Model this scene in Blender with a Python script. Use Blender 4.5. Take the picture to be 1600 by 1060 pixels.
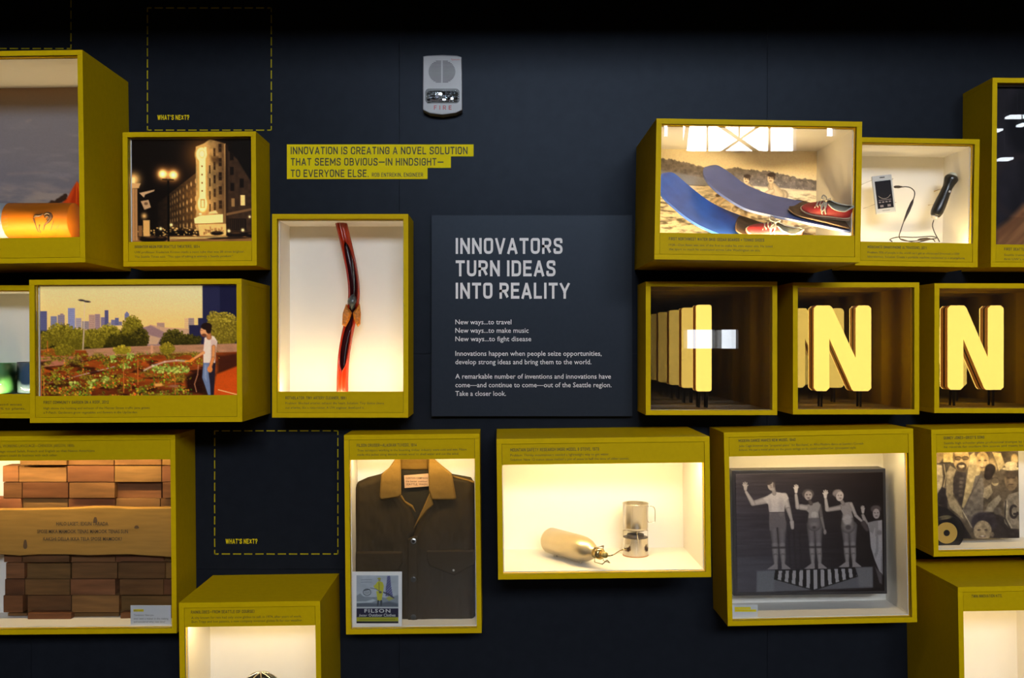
import bpy, bmesh, math, random
import numpy as np
from mathutils import Vector, Matrix
for o in list(bpy.data.objects): bpy.data.objects.remove(o)
scene = bpy.context.scene; COL = scene.collection
PI = math.pi
# ------------------------------------------------------------------ camera
D, F, CU, CV, CZ = 2.9, 1450.0, 780.0, 537.0, 1.5      # distance to wall, focal length in px, point the lens faces, eye height
cam_d = bpy.data.cameras.new('camera'); cam = bpy.data.objects.new('camera', cam_d); COL.objects.link(cam)
cam.location = (0, -D, CZ); cam.rotation_euler = (PI/2, 0, 0)
cam_d.sensor_width = 36; cam_d.lens = 36*F/1600; cam_d.shift_x = (800-CU)/1600; cam_d.shift_y = (CV-530)/1600
cam_d.clip_start = .05; cam_d.clip_end = 60
scene.camera = cam
# ------------------------------------------------------------------ world, exposure
scene.view_settings.view_transform = 'Standard'; scene.view_settings.look = 'None'
scene.view_settings.exposure = 0.0; scene.view_settings.gamma = 1; scene.view_settings.use_curve_mapping = False
w = bpy.data.worlds.new('hall'); scene.world = w; w.use_nodes = True
w.node_tree.nodes['Background'].inputs[0].default_value = (.5, .6, .8, 1); w.node_tree.nodes['Background'].inputs[1].default_value = .02
scene.cycles.max_bounces = 14; scene.cycles.transparent_max_bounces = 16; scene.cycles.glossy_bounces = 12; scene.cycles.diffuse_bounces = 5
scene.cycles.transmission_bounces = 8; scene.cycles.caustics_reflective = False; scene.cycles.caustics_refractive = False; scene.cycles.sample_clamp_indirect = 6
WINDOW_LIGHT = 32.0        # daylight seen in the high windows of the hall
CEILING_LIGHT = 5.0       # the hall's ceiling lamps, watts each
LED = (1.0, .73, .33)
LEDK = 3.2      # warm strips inside the cases
def look_light(name, loc, direction, sx, sy, energy, color, parent=None):
    l = bpy.data.lights.new(name, 'AREA'); l.shape = 'RECTANGLE'; l.size = sx; l.size_y = sy; l.energy = energy*(LEDK if name == 'led_light' else 1); l.color = color
    o = bpy.data.objects.new(name, l); COL.objects.link(o); o.location = loc
    o.rotation_euler = Vector(direction).to_track_quat('-Z', 'Y').to_euler(); o.parent = parent; return o
for x in (-2.2, 0.0, 2.2): look_light('hall_ceiling_light', (x, -2.3, 4.05), (0, .25, -1), 1.6, .3, CEILING_LIGHT, (1.0, .86, .68))
# ------------------------------------------------------------------ helpers
def P(u, v, y=0.0): return Vector(((u-CU)/F*(D+y), y, CZ-(v-CV)/F*(D+y)))
def mat(name, col, rough=.5, metal=0.0, **kw):
    m = bpy.data.materials.new(name); m.use_nodes = True; b = m.node_tree.nodes['Principled BSDF']
    b.inputs['Base Color'].default_value = (*col, 1); b.inputs['Roughness'].default_value = rough; b.inputs['Metallic'].default_value = metal
    for k, v in kw.items():
        k = k.replace('_', ' ')
        b.inputs[k].default_value = v
    return m
def srgb(r, g, b):
    return tuple((c/255/12.92 if c/255 <= .04045 else ((c/255+.055)/1.055)**2.4) for c in (r, g, b))
def noisy(m, scale, amt, stretch=(1, 1, 1), bump=0.0, detail=4, rnd=0.0, dist=.002):
    """breaks the base colour up with grain; rnd varies it from object to object"""
    nt = m.node_tree; N = nt.nodes.new; L = nt.links.new; b = nt.nodes['Principled BSDF']; base = b.inputs['Base Color'].default_value[:]
    tc = N('ShaderNodeTexCoord'); mp = N('ShaderNodeMapping'); mp.inputs['Scale'].default_value = stretch; L(tc.outputs['Object'], mp.inputs[0])
    oi = N('ShaderNodeObjectInfo'); ad = N('ShaderNodeVectorMath'); ad.operation = 'ADD'; sc = N('ShaderNodeVectorMath'); sc.operation = 'SCALE'; sc.inputs[0].default_value = (17, 31, 13)
    L(oi.outputs['Random'], sc.inputs['Scale']); L(mp.outputs[0], ad.inputs[0]); L(sc.outputs[0], ad.inputs[1])
    n = N('ShaderNodeTexNoise'); n.inputs['Scale'].default_value = scale; n.inputs['Detail'].default_value = detail; L(ad.outputs[0], n.inputs[0])
    mr = N('ShaderNodeMapRange'); mr.inputs['To Min'].default_value = 1-amt; mr.inputs['To Max'].default_value = 1+amt; mr.inputs['From Min'].default_value = .25; mr.inputs['From Max'].default_value = .75; L(n.outputs[0], mr.inputs[0])
    mx = N('ShaderNodeMix'); mx.data_type = 'RGBA'; mx.blend_type = 'MULTIPLY'; mx.inputs[0].default_value = 1; mx.inputs[6].default_value = base; L(mr.outputs[0], mx.inputs[7])
    out = mx.outputs[2]
    if rnd:
        hs = N('ShaderNodeHueSaturation'); r2 = N('ShaderNodeMapRange'); r2.inputs['To Min'].default_value = 1-rnd; r2.inputs['To Max'].default_value = 1+rnd; L(oi.outputs['Random'], r2.inputs[0]); L(r2.outputs[0], hs.inputs['Value'])
        r3 = N('ShaderNodeMapRange'); r3.inputs['To Min'].default_value = .485; r3.inputs['To Max'].default_value = .515; m3 = N('ShaderNodeMath'); m3.operation = 'FRACT'; m4 = N('ShaderNodeMath'); m4.operation = 'MULTIPLY'; m4.inputs[1].default_value = 7.3
        L(oi.outputs['Random'], m4.inputs[0]); L(m4.outputs[0], m3.inputs[0]); L(m3.outputs[0], r3.inputs[0]); L(r3.outputs[0], hs.inputs['Hue']); L(out, hs.inputs['Color']); out = hs.outputs[0]
    L(out, b.inputs['Base Color'])
    if bump:
        bp = N('ShaderNodeBump'); bp.inputs['Strength'].default_value = bump; bp.inputs['Distance'].default_value = dist; L(n.outputs[0], bp.inputs['Height']); L(bp.outputs[0], b.inputs['Normal'])
    return m
def pane_mat(name, mirror=None, tint=(1, 1, 1)):
    """thin pane: lets light through and reflects like glass, or like a half mirror"""
    m = bpy.data.materials.new(name); m.use_nodes = True; nt = m.node_tree; nt.nodes.clear(); N = nt.nodes.new; L = nt.links.new
    o = N('ShaderNodeOutputMaterial'); mx = N('ShaderNodeMixShader'); t = N('ShaderNodeBsdfTransparent'); t.inputs[0].default_value = (*tint, 1); g = N('ShaderNodeBsdfGlossy'); g.inputs['Roughness'].default_value = 0.0
    if mirror is None: f = N('ShaderNodeFresnel'); f.inputs[0].default_value = 1.5; L(f.outputs[0], mx.inputs[0])
    else: mx.inputs[0].default_value = mirror
    L(t.outputs[0], mx.inputs[1]); L(g.outputs[0], mx.inputs[2]); L(mx.outputs[0], o.inputs[0]); return m
def emit(name, col, k):
    m = mat(name, (0.02, .02, .02), .4); b = m.node_tree.nodes['Principled BSDF']; b.inputs['Emission Color'].default_value = (*col, 1); b.inputs['Emission Strength'].default_value = k; return m
WM = {}
def wm(o): return WM[o.name] if o is not None and o.name in WM else Matrix.Identity(4)
def tag(o, label=None, cat=None, group=None, kind=None):
    for k, v in (('label', label), ('category', cat), ('group', group), ('kind', kind)):
        if v: o[k] = v
    return o
def thing(name, label, cat, loc, group=None, roll=0.0, kind=None):
    o = bpy.data.objects.new(name, None); COL.objects.link(o); o.empty_display_size = .05
    o.location = loc; o.rotation_euler = (0, roll, 0)
    WM[o.name] = Matrix.Translation(Vector(loc)) @ Matrix.Rotation(roll, 4, 'Y'); return tag(o, label, cat, group, kind)
def put(name, bm, m, parent=None, local=False, smooth=False, loc=None):
    """links one mesh object; geometry given in world space unless local"""
    me = bpy.data.meshes.new(name)
    if isinstance(bm, tuple): me.from_pydata([tuple(v) for v in bm[0]], [], bm[1])
    else: bm.to_mesh(me); bm.free()
    o = bpy.data.objects.new(name, me); COL.objects.link(o); me.materials.append(m)
    if parent is not None:
        o.parent = parent
        if not local: me.transform(wm(parent).inverted())
        WM[o.name] = wm(parent)
    elif loc is not None:
        me.transform(Matrix.Translation(-Vector(loc))); o.location = loc; WM[o.name] = Matrix.Translation(Vector(loc))
    me.validate(); me.update()
    if smooth: me.shade_smooth() if smooth is True else me.shade_smooth()
    return o
def BM(): return bmesh.new()
def box(bm, x0, x1, y0, y1, z0, z1, bev=0.0):
    r = bmesh.ops.create_cube(bm, size=1.0, matrix=Matrix.Translation(((x0+x1)/2, (y0+y1)/2, (z0+z1)/2)) @ Matrix.Diagonal((abs(x1-x0), abs(y1-y0), abs(z1-z0), 1)))
    if bev:
        es = list({e for v in r['verts'] for e in v.link_edges}); bmesh.ops.bevel(bm, geom=es, offset=bev, segments=2, affect='EDGES', profile=.6)
    return bm
def frame_of(d):
    d = d.normalized(); a = Vector((0, 0, 1)) if abs(d.z) < .9 else Vector((1, 0, 0)); n = d.cross(a).normalized(); return n, n.cross(d).normalized()
def spline(pts, n):
    """Catmull-Rom through the points, n steps per span"""
    p = [Vector(q) for q in pts]; p = [2*p[0]-p[1]]+p+[2*p[-1]-p[-2]]; out = []
    for i in range(1, len(p)-2):
        for k in range(n):
            t = k/n; a, b, c, d = p[i-1], p[i], p[i+1], p[i+2]
            out.append(.5*((2*b)+(c-a)*t+(2*a-5*b+4*c-d)*t*t+(3*b-3*c+d-a)*t**3))
    out.append(p[-2]); return out
def tube(bm, pts, r, seg=8, cap=True):
    pts = [Vector(p) for p in pts]; n = len(pts); rr = r if hasattr(r, '__len__') else [r]*n; rings = []; prev = None
    for i, p in enumerate(pts):
        d = (pts[min(i+1, n-1)]-pts[max(i-1, 0)]).normalized()
        if prev is None: a, b = frame_of(d)
        else: a = (prev-d*prev.dot(d)).normalized(); b = d.cross(a)
        prev = a
        rings.append([bm.verts.new(p+(a*math.cos(2*PI*k/seg)+b*math.sin(2*PI*k/seg))*rr[i]) for k in range(seg)])
    for r0, r1 in zip(rings, rings[1:]):
        for k in range(seg): bm.faces.new((r0[k], r0[(k+1) % seg], r1[(k+1) % seg], r1[k]))
    if cap: bm.faces.new(rings[0][::-1]); bm.faces.new(rings[-1])
    return bm
def lathe(bm, prof, o, axis, seg=24, close=True):
    """prof = [(radius, distance along axis)]"""
    o = Vector(o); d = Vector(axis).normalized(); a, b = frame_of(d); rings = []
    for r, h in prof: rings.append([bm.verts.new(o+d*h+(a*math.cos(2*PI*k/seg)+b*math.sin(2*PI*k/seg))*max(r, 1e-5)) for k in range(seg)])
    for r0, r1 in zip(rings, rings[1:]):
        for k in range(seg): bm.faces.new((r0[k], r0[(k+1) % seg], r1[(k+1) % seg], r1[k]))
    if close: bm.faces.new(rings[0][::-1]); bm.faces.new(rings[-1])
    bmesh.ops.recalc_face_normals(bm, faces=bm.faces); return bm
def prism(bm, pts, y0, y1, bev=0.0):
    """pts: world (x, z) outline, extruded from y0 (front) to y1"""
    a = [bm.verts.new((x, y0, z)) for x, z in pts]; b = [bm.verts.new((x, y1, z)) for x, z in pts]; n = len(pts)
    f = bm.faces.new(a); bm.faces.new(b[::-1])
    for i in range(n): bm.faces.new((a[i], b[i], b[(i+1) % n], a[(i+1) % n]))
    bmesh.ops.recalc_face_normals(bm, faces=bm.faces)
    if bev: bmesh.ops.bevel(bm, geom=list(f.edges), offset=bev, segments=3, affect='EDGES', profile=.6)
    return bm
def sheet(A, B, th):
    """board between two edge curves A and B (lists of points), thickness th away from its lit side"""
    n = len(A); V = []; Fc = []
    for a, b in zip(A, B):
        i = len(V)//10; 
        for k in range(5): V.append(a+(b-a)*k/4)
        for k in range(5): V.append(Vector((0, 0, 0)))
    for i in range(n):
        j0, j1 = max(i-1, 0), min(i+1, n-1)
        nm = ((A[j1]+B[j1])-(A[j0]+B[j0])).cross(B[i]-A[i])
        nm = nm.normalized() if nm.length > 1e-9 else Vector((0, 1, 0))
        if nm.y < 0: nm = -nm
        for k in range(5): V[i*10+5+k] = V[i*10+k]+nm*th
    for i in range(n-1):
        o, q = i*10, i*10+10
        for k in range(4): Fc += [(o+k, o+k+1, q+k+1, q+k), (o+5+k, q+5+k, q+6+k, o+6+k)]
        Fc += [(o, q, q+5, o+5), (o+4, o+9, q+9, q+4)]
    for o in (0, (n-1)*10): Fc += [(o+k, o+k+1, o+6+k, o+5+k) for k in range(4)]
    return V, Fc
def px(pts, y): return [(P(u, v, y).x, P(u, v, y).z) for u, v in pts]
def fbm_h(X, Z, s, seed): return fbm(X*1000, Z*1000, s*1000, s*1000, seed, 3)
def relief(pts_uv, yb, th, edge=.006, res=.0022, fold=0.0, fs=.03, seed=1, fz=1.0):
    """soft cushion-like layer: outline in photo pixels at depth yb; rounded edges, optional folds"""
    pts = px(pts_uv, yb); xs = [p[0] for p in pts]; zs = [p[1] for p in pts]
    nx = max(3, int((max(xs)-min(xs))/res)+1); nz = max(3, int((max(zs)-min(zs))/res)+1)
    X, Z = np.meshgrid(np.linspace(min(xs), max(xs), nx), np.linspace(min(zs), max(zs), nz))
    sd = poly_sd(X, Z, pts); hx, hz = X[0, 1]-X[0, 0], Z[1, 0]-Z[0, 0]
    inside = sd < 0; cell = (inside[:-1, :-1].astype(int)+inside[1:, :-1]+inside[:-1, 1:]+inside[1:, 1:]) >= 3
    used = np.zeros(X.shape, bool); used[:-1, :-1] |= cell; used[1:, :-1] |= cell; used[:-1, 1:] |= cell; used[1:, 1:] |= cell
    gx = np.gradient(sd, axis=1)/hx; gz = np.gradient(sd, axis=0)/hz
    full = np.ones(X.shape, int)*0; full[:-1, :-1] += cell; full[1:, :-1] += cell; full[:-1, 1:] += cell; full[1:, 1:] += cell
    rim = used & ((full < 4) | (sd > 0)); X = np.where(rim, X-gx*sd, X); Z = np.where(rim, Z-gz*sd, Z)
    d = np.where(rim, 0, np.maximum(-sd, 0)); h = th*np.sqrt(1-np.clip(1-d/edge, 0, 1)**2)
    if fold: h = h+fold*(fbm(X*1000, Z*1000*fz, fs*1000, fs*1000, seed, 3)-.5)*np.clip(d/edge, 0, 1)
    idx = -np.ones(X.shape, int); idx[used] = np.arange(used.sum())
    V = np.stack([X[used], (yb-h)[used], Z[used]], 1).tolist()
    # skirt back to yb
    Fc = []; J, I = np.nonzero(cell)
    for j, i in zip(J, I): Fc.append((int(idx[j, i]), int(idx[j, i+1]), int(idx[j+1, i+1]), int(idx[j+1, i])))
    return V, Fc
def text(s, u0, vb, u1, cap_px, y, m, parent, name='lettering', bold=0.0, local_y=None, shear=0.0, spacing=1.0, rollm=None):
    """lettering: left u0 to right u1, baseline vb, capitals cap_px high; made as thin geometry"""
    c = bpy.data.curves.new('t', 'FONT'); c.body = s; c.size = 1.0; c.resolution_u = 2 if cap_px < 9 else 4; c.offset = bold; c.extrude = 0; c.shear = shear; c.space_character = spacing
    o = bpy.data.objects.new('t', c); COL.objects.link(o); dg = bpy.context.evaluated_depsgraph_get(); me = bpy.data.meshes.new_from_object(o.evaluated_get(dg))
    bpy.data.objects.remove(o); co = np.empty(len(me.vertices)*3); me.vertices.foreach_get('co', co); co = co.reshape(-1, 3)
    a = P(u0, vb, y); b = P(u1, vb, y); k = (b.x-a.x)/(co[:, 0].max()-co[:, 0].min()); hz = cap_px/F*(D+y)/.73
    x = (co[:, 0]-co[:, 0].min())*k; z = co[:, 1]*hz
    if rollm: x, z = x*math.cos(rollm)+z*math.sin(rollm), z*math.cos(rollm)-x*math.sin(rollm)
    new = np.stack([a.x+x, np.full(len(x), y), a.z+z], 1); me.vertices.foreach_set('co', new.ravel()); me.materials.append(m)
    me.update(); t = bpy.data.objects.new(name, me); COL.objects.link(t); t.parent = parent; me.transform(wm(parent).inverted()); WM[t.name] = wm(parent)
    return t
def print_mesh(name, cv, corners, m, parent, th=.002, gain=1.0):
    """a flat photographic print whose picture is stored as grid colours; corners: bottom-left, bottom-right, top-left in world space"""
    bl, br, tl = [np.array(c) for c in corners]; ny, nx = cv.ny, cv.nx
    gx, gy = np.meshgrid(np.linspace(0, 1, nx), np.linspace(1, 0, ny))
    V = bl+(br-bl)*gx[..., None]+(tl-bl)*gy[..., None]; V = V.reshape(-1, 3)
    i = np.arange((ny-1)*(nx-1)); r = i//(nx-1); c = i % (nx-1); a = r*nx+c
    Q = np.stack([a, a+nx, a+nx+1, a+1], 1)
    edge = list(range(nx))+[k*nx+nx-1 for k in range(1, ny)]+[(ny-1)*nx+k for k in range(nx-2, -1, -1)]+[k*nx for k in range(ny-2, 0, -1)]
    nv = len(V); back = V[edge]+np.array([0, th, 0]); ne = len(edge)
    S = np.array([(edge[k], nv+k, nv+(k+1) % ne, edge[(k+1) % ne]) for k in range(ne)][::1])
    V = np.vstack([V, back]); Qa = np.vstack([Q, S[:, ::-1]])
    me = bpy.data.meshes.new(name); me.vertices.add(len(V)); me.vertices.foreach_set('co', V.ravel()); me.loops.add(Qa.size); me.loops.foreach_set('vertex_index', Qa.ravel().astype(np.int32))
    me.polygons.add(len(Qa)); me.polygons.foreach_set('loop_start', np.arange(0, Qa.size, 4, dtype=np.int32)); me.update(calc_edges=True)
    I = np.clip(cv.I, 0, 1); lin = np.where(I <= .04045, I/12.92, ((I+.055)/1.055)**2.4)*gain; lin = np.clip(lin, 0, .95).reshape(-1, 3)
    lin = np.vstack([lin, lin[edge]]); rgba = np.hstack([lin, np.ones((len(lin), 1))])
    at = me.color_attributes.new('ink', 'FLOAT_COLOR', 'POINT'); at.data.foreach_set('color', rgba.ravel()); me.materials.append(m)
    o = bpy.data.objects.new(name, me); COL.objects.link(o)
    if parent is not None: o.parent = parent; me.transform(wm(parent).inverted()); WM[o.name] = wm(parent)
    else: o.location = bl; me.transform(Matrix.Translation(-Vector(bl))); WM[o.name] = Matrix.Translation(Vector(bl))
    return o
def quad_print(name, cv, rect, y, m, parent, gain=1.0, roll=0.0, th=.002):
    u0, v0, u1, v1 = rect; bl = P(u0, v1, y); br = P(u1, v1, y); tl = P(u0, v0, y); c = (br+tl)/2; R = Matrix.Rotation(roll, 3, 'Y')
    return print_mesh(name, cv, [c+R @ (q-c) for q in (bl, br, tl)], m, parent, th, gain)
# ------------------------------------------------------------------ flat prints: painted with numpy, stored as colours of a fine grid
rs = np.random.RandomState(7)
def hexc(c): return np.array(c, dtype=float)/255.0
def vnoise(X, Y, sx, sy, seed=0):
    r = np.random.RandomState(seed); T = r.rand(64, 64)
    x = X/sx; y = Y/sy; xi = np.floor(x).astype(int); yi = np.floor(y).astype(int)
    fx = x-xi; fy = y-yi; fx = fx*fx*(3-2*fx); fy = fy*fy*(3-2*fy)
    a = T[yi % 64, xi % 64]; b = T[yi % 64, (xi+1) % 64]; c = T[(yi+1) % 64, xi % 64]; d = T[(yi+1) % 64, (xi+1) % 64]
    return (a*(1-fx)+b*fx)*(1-fy)+(c*(1-fx)+d*fx)*fy
def fbm(X, Y, sx, sy, seed=0, o=3):
    s = 0; n = 0; a = 1.0
    for k in range(o):
        s = s+a*vnoise(X+37*k, Y+11*k, sx/2**k, sy/2**k, seed+k); n += a; a *= .55
    return s/n
def poly_sd(X, Y, pts):
    """signed distance to a polygon, negative inside"""
    d = np.full(X.shape, 1e18); ins = np.zeros(X.shape, bool); n = len(pts)
    for i in range(n):
        ax, ay = pts[i]; bx, by = pts[(i+1) % n]
        ex, ey = bx-ax, by-ay; L = ex*ex+ey*ey+1e-12
        t = np.clip(((X-ax)*ex+(Y-ay)*ey)/L, 0, 1)
        d = np.minimum(d, (X-ax-t*ex)**2+(Y-ay-t*ey)**2)
        c = ((ay > Y) != (by > Y)) & (X < (bx-ax)*(Y-ay)/((by-ay) if by != ay else 1e-9)+ax)
        ins ^= c
    d = np.sqrt(d); return np.where(ins, -d, d)
class Canvas:
    def __init__(s, x0, y0, x1, y1, nx, base=(0, 0, 0)):
        s.r = (x0, y0, x1, y1); s.nx = nx; s.ny = max(2, int(round(nx*(y1-y0)/(x1-x0))))
        s.px = (x1-x0)/(nx-1)
        s.X, s.Y = np.meshgrid(np.linspace(x0, x1, s.nx), np.linspace(y0, y1, s.ny))
        s.I = np.ones(s.X.shape+(3,))*hexc(base)
    def mask(s, sd, soft=None):
        w = max(s.px, soft or 0); return np.clip(.5-sd/w, 0, 1)
    def put(s, m, col):
        col = hexc(col) if not isinstance(col, np.ndarray) else col
        s.I = s.I*(1-m[..., None])+col*m[..., None]
    def poly(s, pts, col, soft=None, a=1): s.put(s.mask(poly_sd(s.X, s.Y, pts), soft)*a, col)
    def rect(s, x0, y0, x1, y1, col, soft=None, a=1):
        sd = np.maximum(np.abs(s.X-(x0+x1)/2)-(x1-x0)/2, np.abs(s.Y-(y0+y1)/2)-(y1-y0)/2); s.put(s.mask(sd, soft)*a, col)
    def ell(s, cx, cy, rx, ry, col, soft=None, a=1, rot=0):
        c, q = math.cos(rot), math.sin(rot); x = (s.X-cx)*c+(s.Y-cy)*q; y = -(s.X-cx)*q+(s.Y-cy)*c
        sd = (np.sqrt((x/rx)**2+(y/ry)**2)-1)*min(rx, ry); s.put(s.mask(sd, soft)*a, col)
    def cap(s, x0, y0, x1, y1, r0, r1, col, soft=None, rnd=.35, a=1):
        """a tapered limb, a little darker towards its outline as in the print"""
        ex, ey = x1-x0, y1-y0; L = ex*ex+ey*ey+1e-9
        t = np.clip(((s.X-x0)*ex+(s.Y-y0)*ey)/L, 0, 1); r = r0+(r1-r0)*t
        d = np.hypot(s.X-x0-t*ex, s.Y-y0-t*ey); m = s.mask(d-r, soft)*a
        k = 1-rnd*np.clip(d/r, 0, 1)**2
        s.I = s.I*(1-m[..., None])+(hexc(col)*k[..., None])*m[..., None]
    def line(s, pts, w, col, soft=None, a=1):
        for (a0, b0), (a1, b1) in zip(pts, pts[1:]): s.cap(a0, b0, a1, b1, w/2, w/2, col, soft, 0, a)
    def glow(s, cx, cy, r, col, k=1):
        s.I = s.I+hexc(col)*k*np.exp(-((s.X-cx)**2+(s.Y-cy)**2)/(r*r))[..., None]
    def grain(s, amt, seed=3):
        r = np.random.RandomState(seed); s.I = s.I*(1+amt*(r.rand(*s.X.shape)-.5))[..., None]
    def tint(s, f): s.I = s.I*f[..., None]

def print_dancers():
    c = Canvas(35, 40, 1225, 992, 250, (46, 43, 50))
    X, Y = c.X, c.Y
    k = np.clip((X-35)/1190, 0, 1)
    c.I = hexc((66, 62, 72))*(1-k)[..., None]+hexc((22, 17, 20))*k[..., None]
    c.tint(.82+.36*fbm(X, Y, 260, 14, 4, 2)); c.rect(30, 684, 330, 700, (40, 38, 44), 20, .5); c.rect(30, 700, 330, 1000, (78, 78, 90), 60, .45)
    for x in (455, 500, 545): c.line([(x, 500), (x+12, 800)], 14, (32, 28, 33), 14, .5)
    skin, leg, calf = (178, 170, 172), (112, 106, 112), (138, 131, 134)
    def hand(x, y, dx, f=1.0, col=skin, r=15):
        c.cap(x, y+12*f, x, y-10*f, r*.8*f, r*f, col, 3, .1)
        for i, (a, l) in enumerate(((-.75, 30), (-.38, 42), (-.05, 46), (.28, 42), (.85, 26))):
            a = a*dx; c.cap(x+math.sin(a)*8*f, y-8*f, x+math.sin(a)*l*f, y-8*f-math.cos(a)*l*.8*f, 5.2*f, 4*f, col, 3, .1)
    def legs(x1, x2, top, w, lt=leg, cf=calf, knee=620, foot=795):
        for x, sgn in ((x1, -1), (x2, 1)):
            c.cap(x, top, x+(4 if sgn < 0 else 2), knee, w, w*.6, lt, 4, .45)
            c.ell(x+2, knee-5, w*.55, 18, (150, 144, 148), 14, .45)
            c.cap(x+4, knee+32, x+7, knee+95, w*.6, w*.52, cf, 4, .4); c.cap(x+7, knee+85, x+9, foot-15, w*.52, w*.33, cf, 4, .4)
            c.ell(x+4, knee+16, w*.62, 9, (58, 52, 56), 8, .8)
            c.poly([(x-4, foot-28), (x+22, foot-28), (x+24+(40 if sgn > 0 else 0), foot+6), (x+20+(48 if sgn > 0 else 0), foot+14), (x-6-(58 if sgn < 0 else 0), foot+14), (x-4-(45 if sgn < 0 else 0), foot+4)], cf, 5)
    # platform
    c.poly([(195, 822), (1130, 800), (1130, 965), (190, 990)], (92, 92, 100), 8); c.poly([(1000, 805), (1130, 800), (1130, 960), (1020, 960)], (118, 116, 120), 20, .6)
    c.poly([(200, 822), (345, 815), (330, 985), (195, 990)], (112, 116, 124), 20, .6)
    fan = poly_sd(X, Y, [(345, 815), (990, 802), (1012, 876), (700, 970), (655, 984), (600, 968), (333, 890)])
    t = (X-668)/(1+.0*(Y)); t = t/(1.02+(Y-810)*-.0011*np.sign(1)+.0)
    m = c.mask(fan)
    st = (np.abs(((X-668)*(1-(Y-812)*.00045)/56.0+.5) % 1-.5) < .235).astype(float)
    c.put(m, (22, 21, 25)); c.put(m*st, (158, 154, 160)); c.put(c.mask(np.abs(fan+4)-4), (22, 21, 25))
    # man in pale shirt
    legs(342, 402, 440, 44)
    c.poly([(303, 350), (425, 350), (438, 440), (432, 500), (372, 470), (305, 500), (300, 430)], (104, 98, 104), 6)
    c.cap(365, 478, 372, 600, 5, 3, (50, 46, 50), 8, 0)
    c.cap(290, 250, 172, 278, 30, 20, skin, 4, .25); c.cap(172, 278, 118, 185, 20, 11, skin, 4, .25); hand(113, 152, 1.0)
    c.cap(425, 225, 458, 330, 30, 20, (186, 178, 180), 4, .3); c.cap(458, 330, 484, 425, 20, 11, (170, 162, 164), 4, .3); c.cap(484, 432, 488, 478, 17, 13, (176, 168, 170), 4, .2)
    c.poly([(255, 240), (300, 212), (345, 186), (400, 196), (440, 205), (462, 240), (430, 275), (424, 352), (303, 352), (296, 290)], (196, 188, 190), 8)
    c.ell(400, 300, 22, 60, (160, 152, 156), 26, .6); c.ell(310, 300, 10, 45, (160, 152, 156), 16, .6); c.line([(303, 352), (424, 352)], 6, (70, 64, 70))
    c.cap(345, 200, 338, 160, 17, 15, (150, 142, 144), 3, .2); c.ell(322, 140, 29, 38, (162, 152, 152), 4, 1, -.3); c.ell(308, 112, 26, 18, (60, 54, 58), 5, .95, -.5); c.ell(345, 130, 10, 26, (80, 72, 76), 8, .8)
    c.ell(318, 138, 8, 4, (80, 70, 72), 4, .7); c.ell(322, 152, 9, 3, (90, 78, 80), 3, .7)
    # first woman
    legs(640, 696, 455, 40)
    c.cap(660, 380, 665, 450, 44, 58, (122, 116, 122), 4, .4)
    c.cap(708, 300, 724, 400, 17, 14, (104, 98, 102), 4, .3); c.cap(724, 400, 746, 498, 13, 8, (122, 115, 118), 4, .3); c.ell(750, 515, 12, 20, (140, 132, 135), 4)
    c.poly([(575, 300), (640, 288), (700, 272), (716, 300), (700, 350), (702, 400), (618, 402), (622, 360), (596, 335)], (142, 137, 140), 6)
    c.ell(665, 375, 26, 26, (178, 172, 176), 12, .8); c.ell(662, 420, 40, 20, (96, 92, 98), 14, .7); c.ell(663, 478, 16, 12, (60, 55, 60), 10, .8)
    c.cap(600, 318, 560, 312, 22, 24, (176, 168, 170), 6, .3); c.cap(532, 315, 520, 215, 17, 12, skin, 3, .25); hand(521, 178, -.9, 1, (206, 198, 200))
    c.ell(618, 208, 48, 38, (84, 78, 80), 8); c.ell(620, 222, 31, 38, (158, 148, 150), 4); c.cap(630, 264, 640, 285, 13, 16, (88, 80, 82), 5, .2)
    for q in (608, 634): c.ell(q, 214, 7, 4, (50, 44, 46), 4, .9)
    c.ell(621, 240, 10, 5, (70, 60, 62), 4, .9); c.ell(621, 228, 5, 6, (190, 180, 182), 5, .6)
    # second woman
    legs(918, 972, 470, 40, leg, calf, 620, 785)
    c.cap(932, 390, 937, 470, 44, 58, (126, 120, 124), 4, .4)
    c.poly([(860, 305), (900, 285), (950, 276), (975, 300), (968, 360), (978, 400), (888, 420), (900, 380), (878, 335)], (140, 134, 138), 6)
    c.ell(932, 420, 36, 40, (172, 166, 170), 14, .7); c.ell(938, 480, 22, 20, (62, 56, 62), 12, .85)
    c.cap(962, 292, 1000, 385, 15, 13, (160, 152, 155), 3, .25); c.cap(1000, 385, 1062, 445, 13, 9, (160, 152, 155), 3, .25)
    c.cap(868, 322, 782, 336, 20, 17, (160, 152, 155), 3, .3); c.cap(770, 336, 760, 255, 17, 12, skin, 3, .25); hand(757, 224, -1.0, 1, (200, 192, 195))
    c.cap(885, 262, 900, 290, 13, 16, (130, 122, 126), 5, .2); c.ell(856, 206, 40, 32, (112, 104, 108), 8); c.ell(874, 230, 30, 39, (178, 168, 170), 4, 1, .25)
    for q in (862, 884): c.ell(q, 222, 6, 3.5, (66, 58, 60), 4, .9)
    c.ell(878, 246, 10, 4, (86, 74, 76), 4, .9); c.ell(850, 196, 34, 10, (150, 142, 146), 10, .5, -.5)
    # fourth figure in a pale robe
    c.poly([(1092, 445), (1150, 432), (1212, 424), (1212, 862), (1185, 838), (1150, 750), (1118, 640), (1110, 520)], (150, 146, 152), 7)
    c.tint(1-.16*c.mask(poly_sd(X, Y, [(1100, 445), (1212, 424), (1212, 862), (1120, 640)]))*(vnoise(X, Y, 18, 200, 8) > .5))
    c.ell(1190, 525, 22, 20, (110, 104, 110), 10, .8); c.poly([(1150, 800), (1205, 860), (1205, 940), (1185, 930)], (78, 72, 76), 10)
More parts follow.
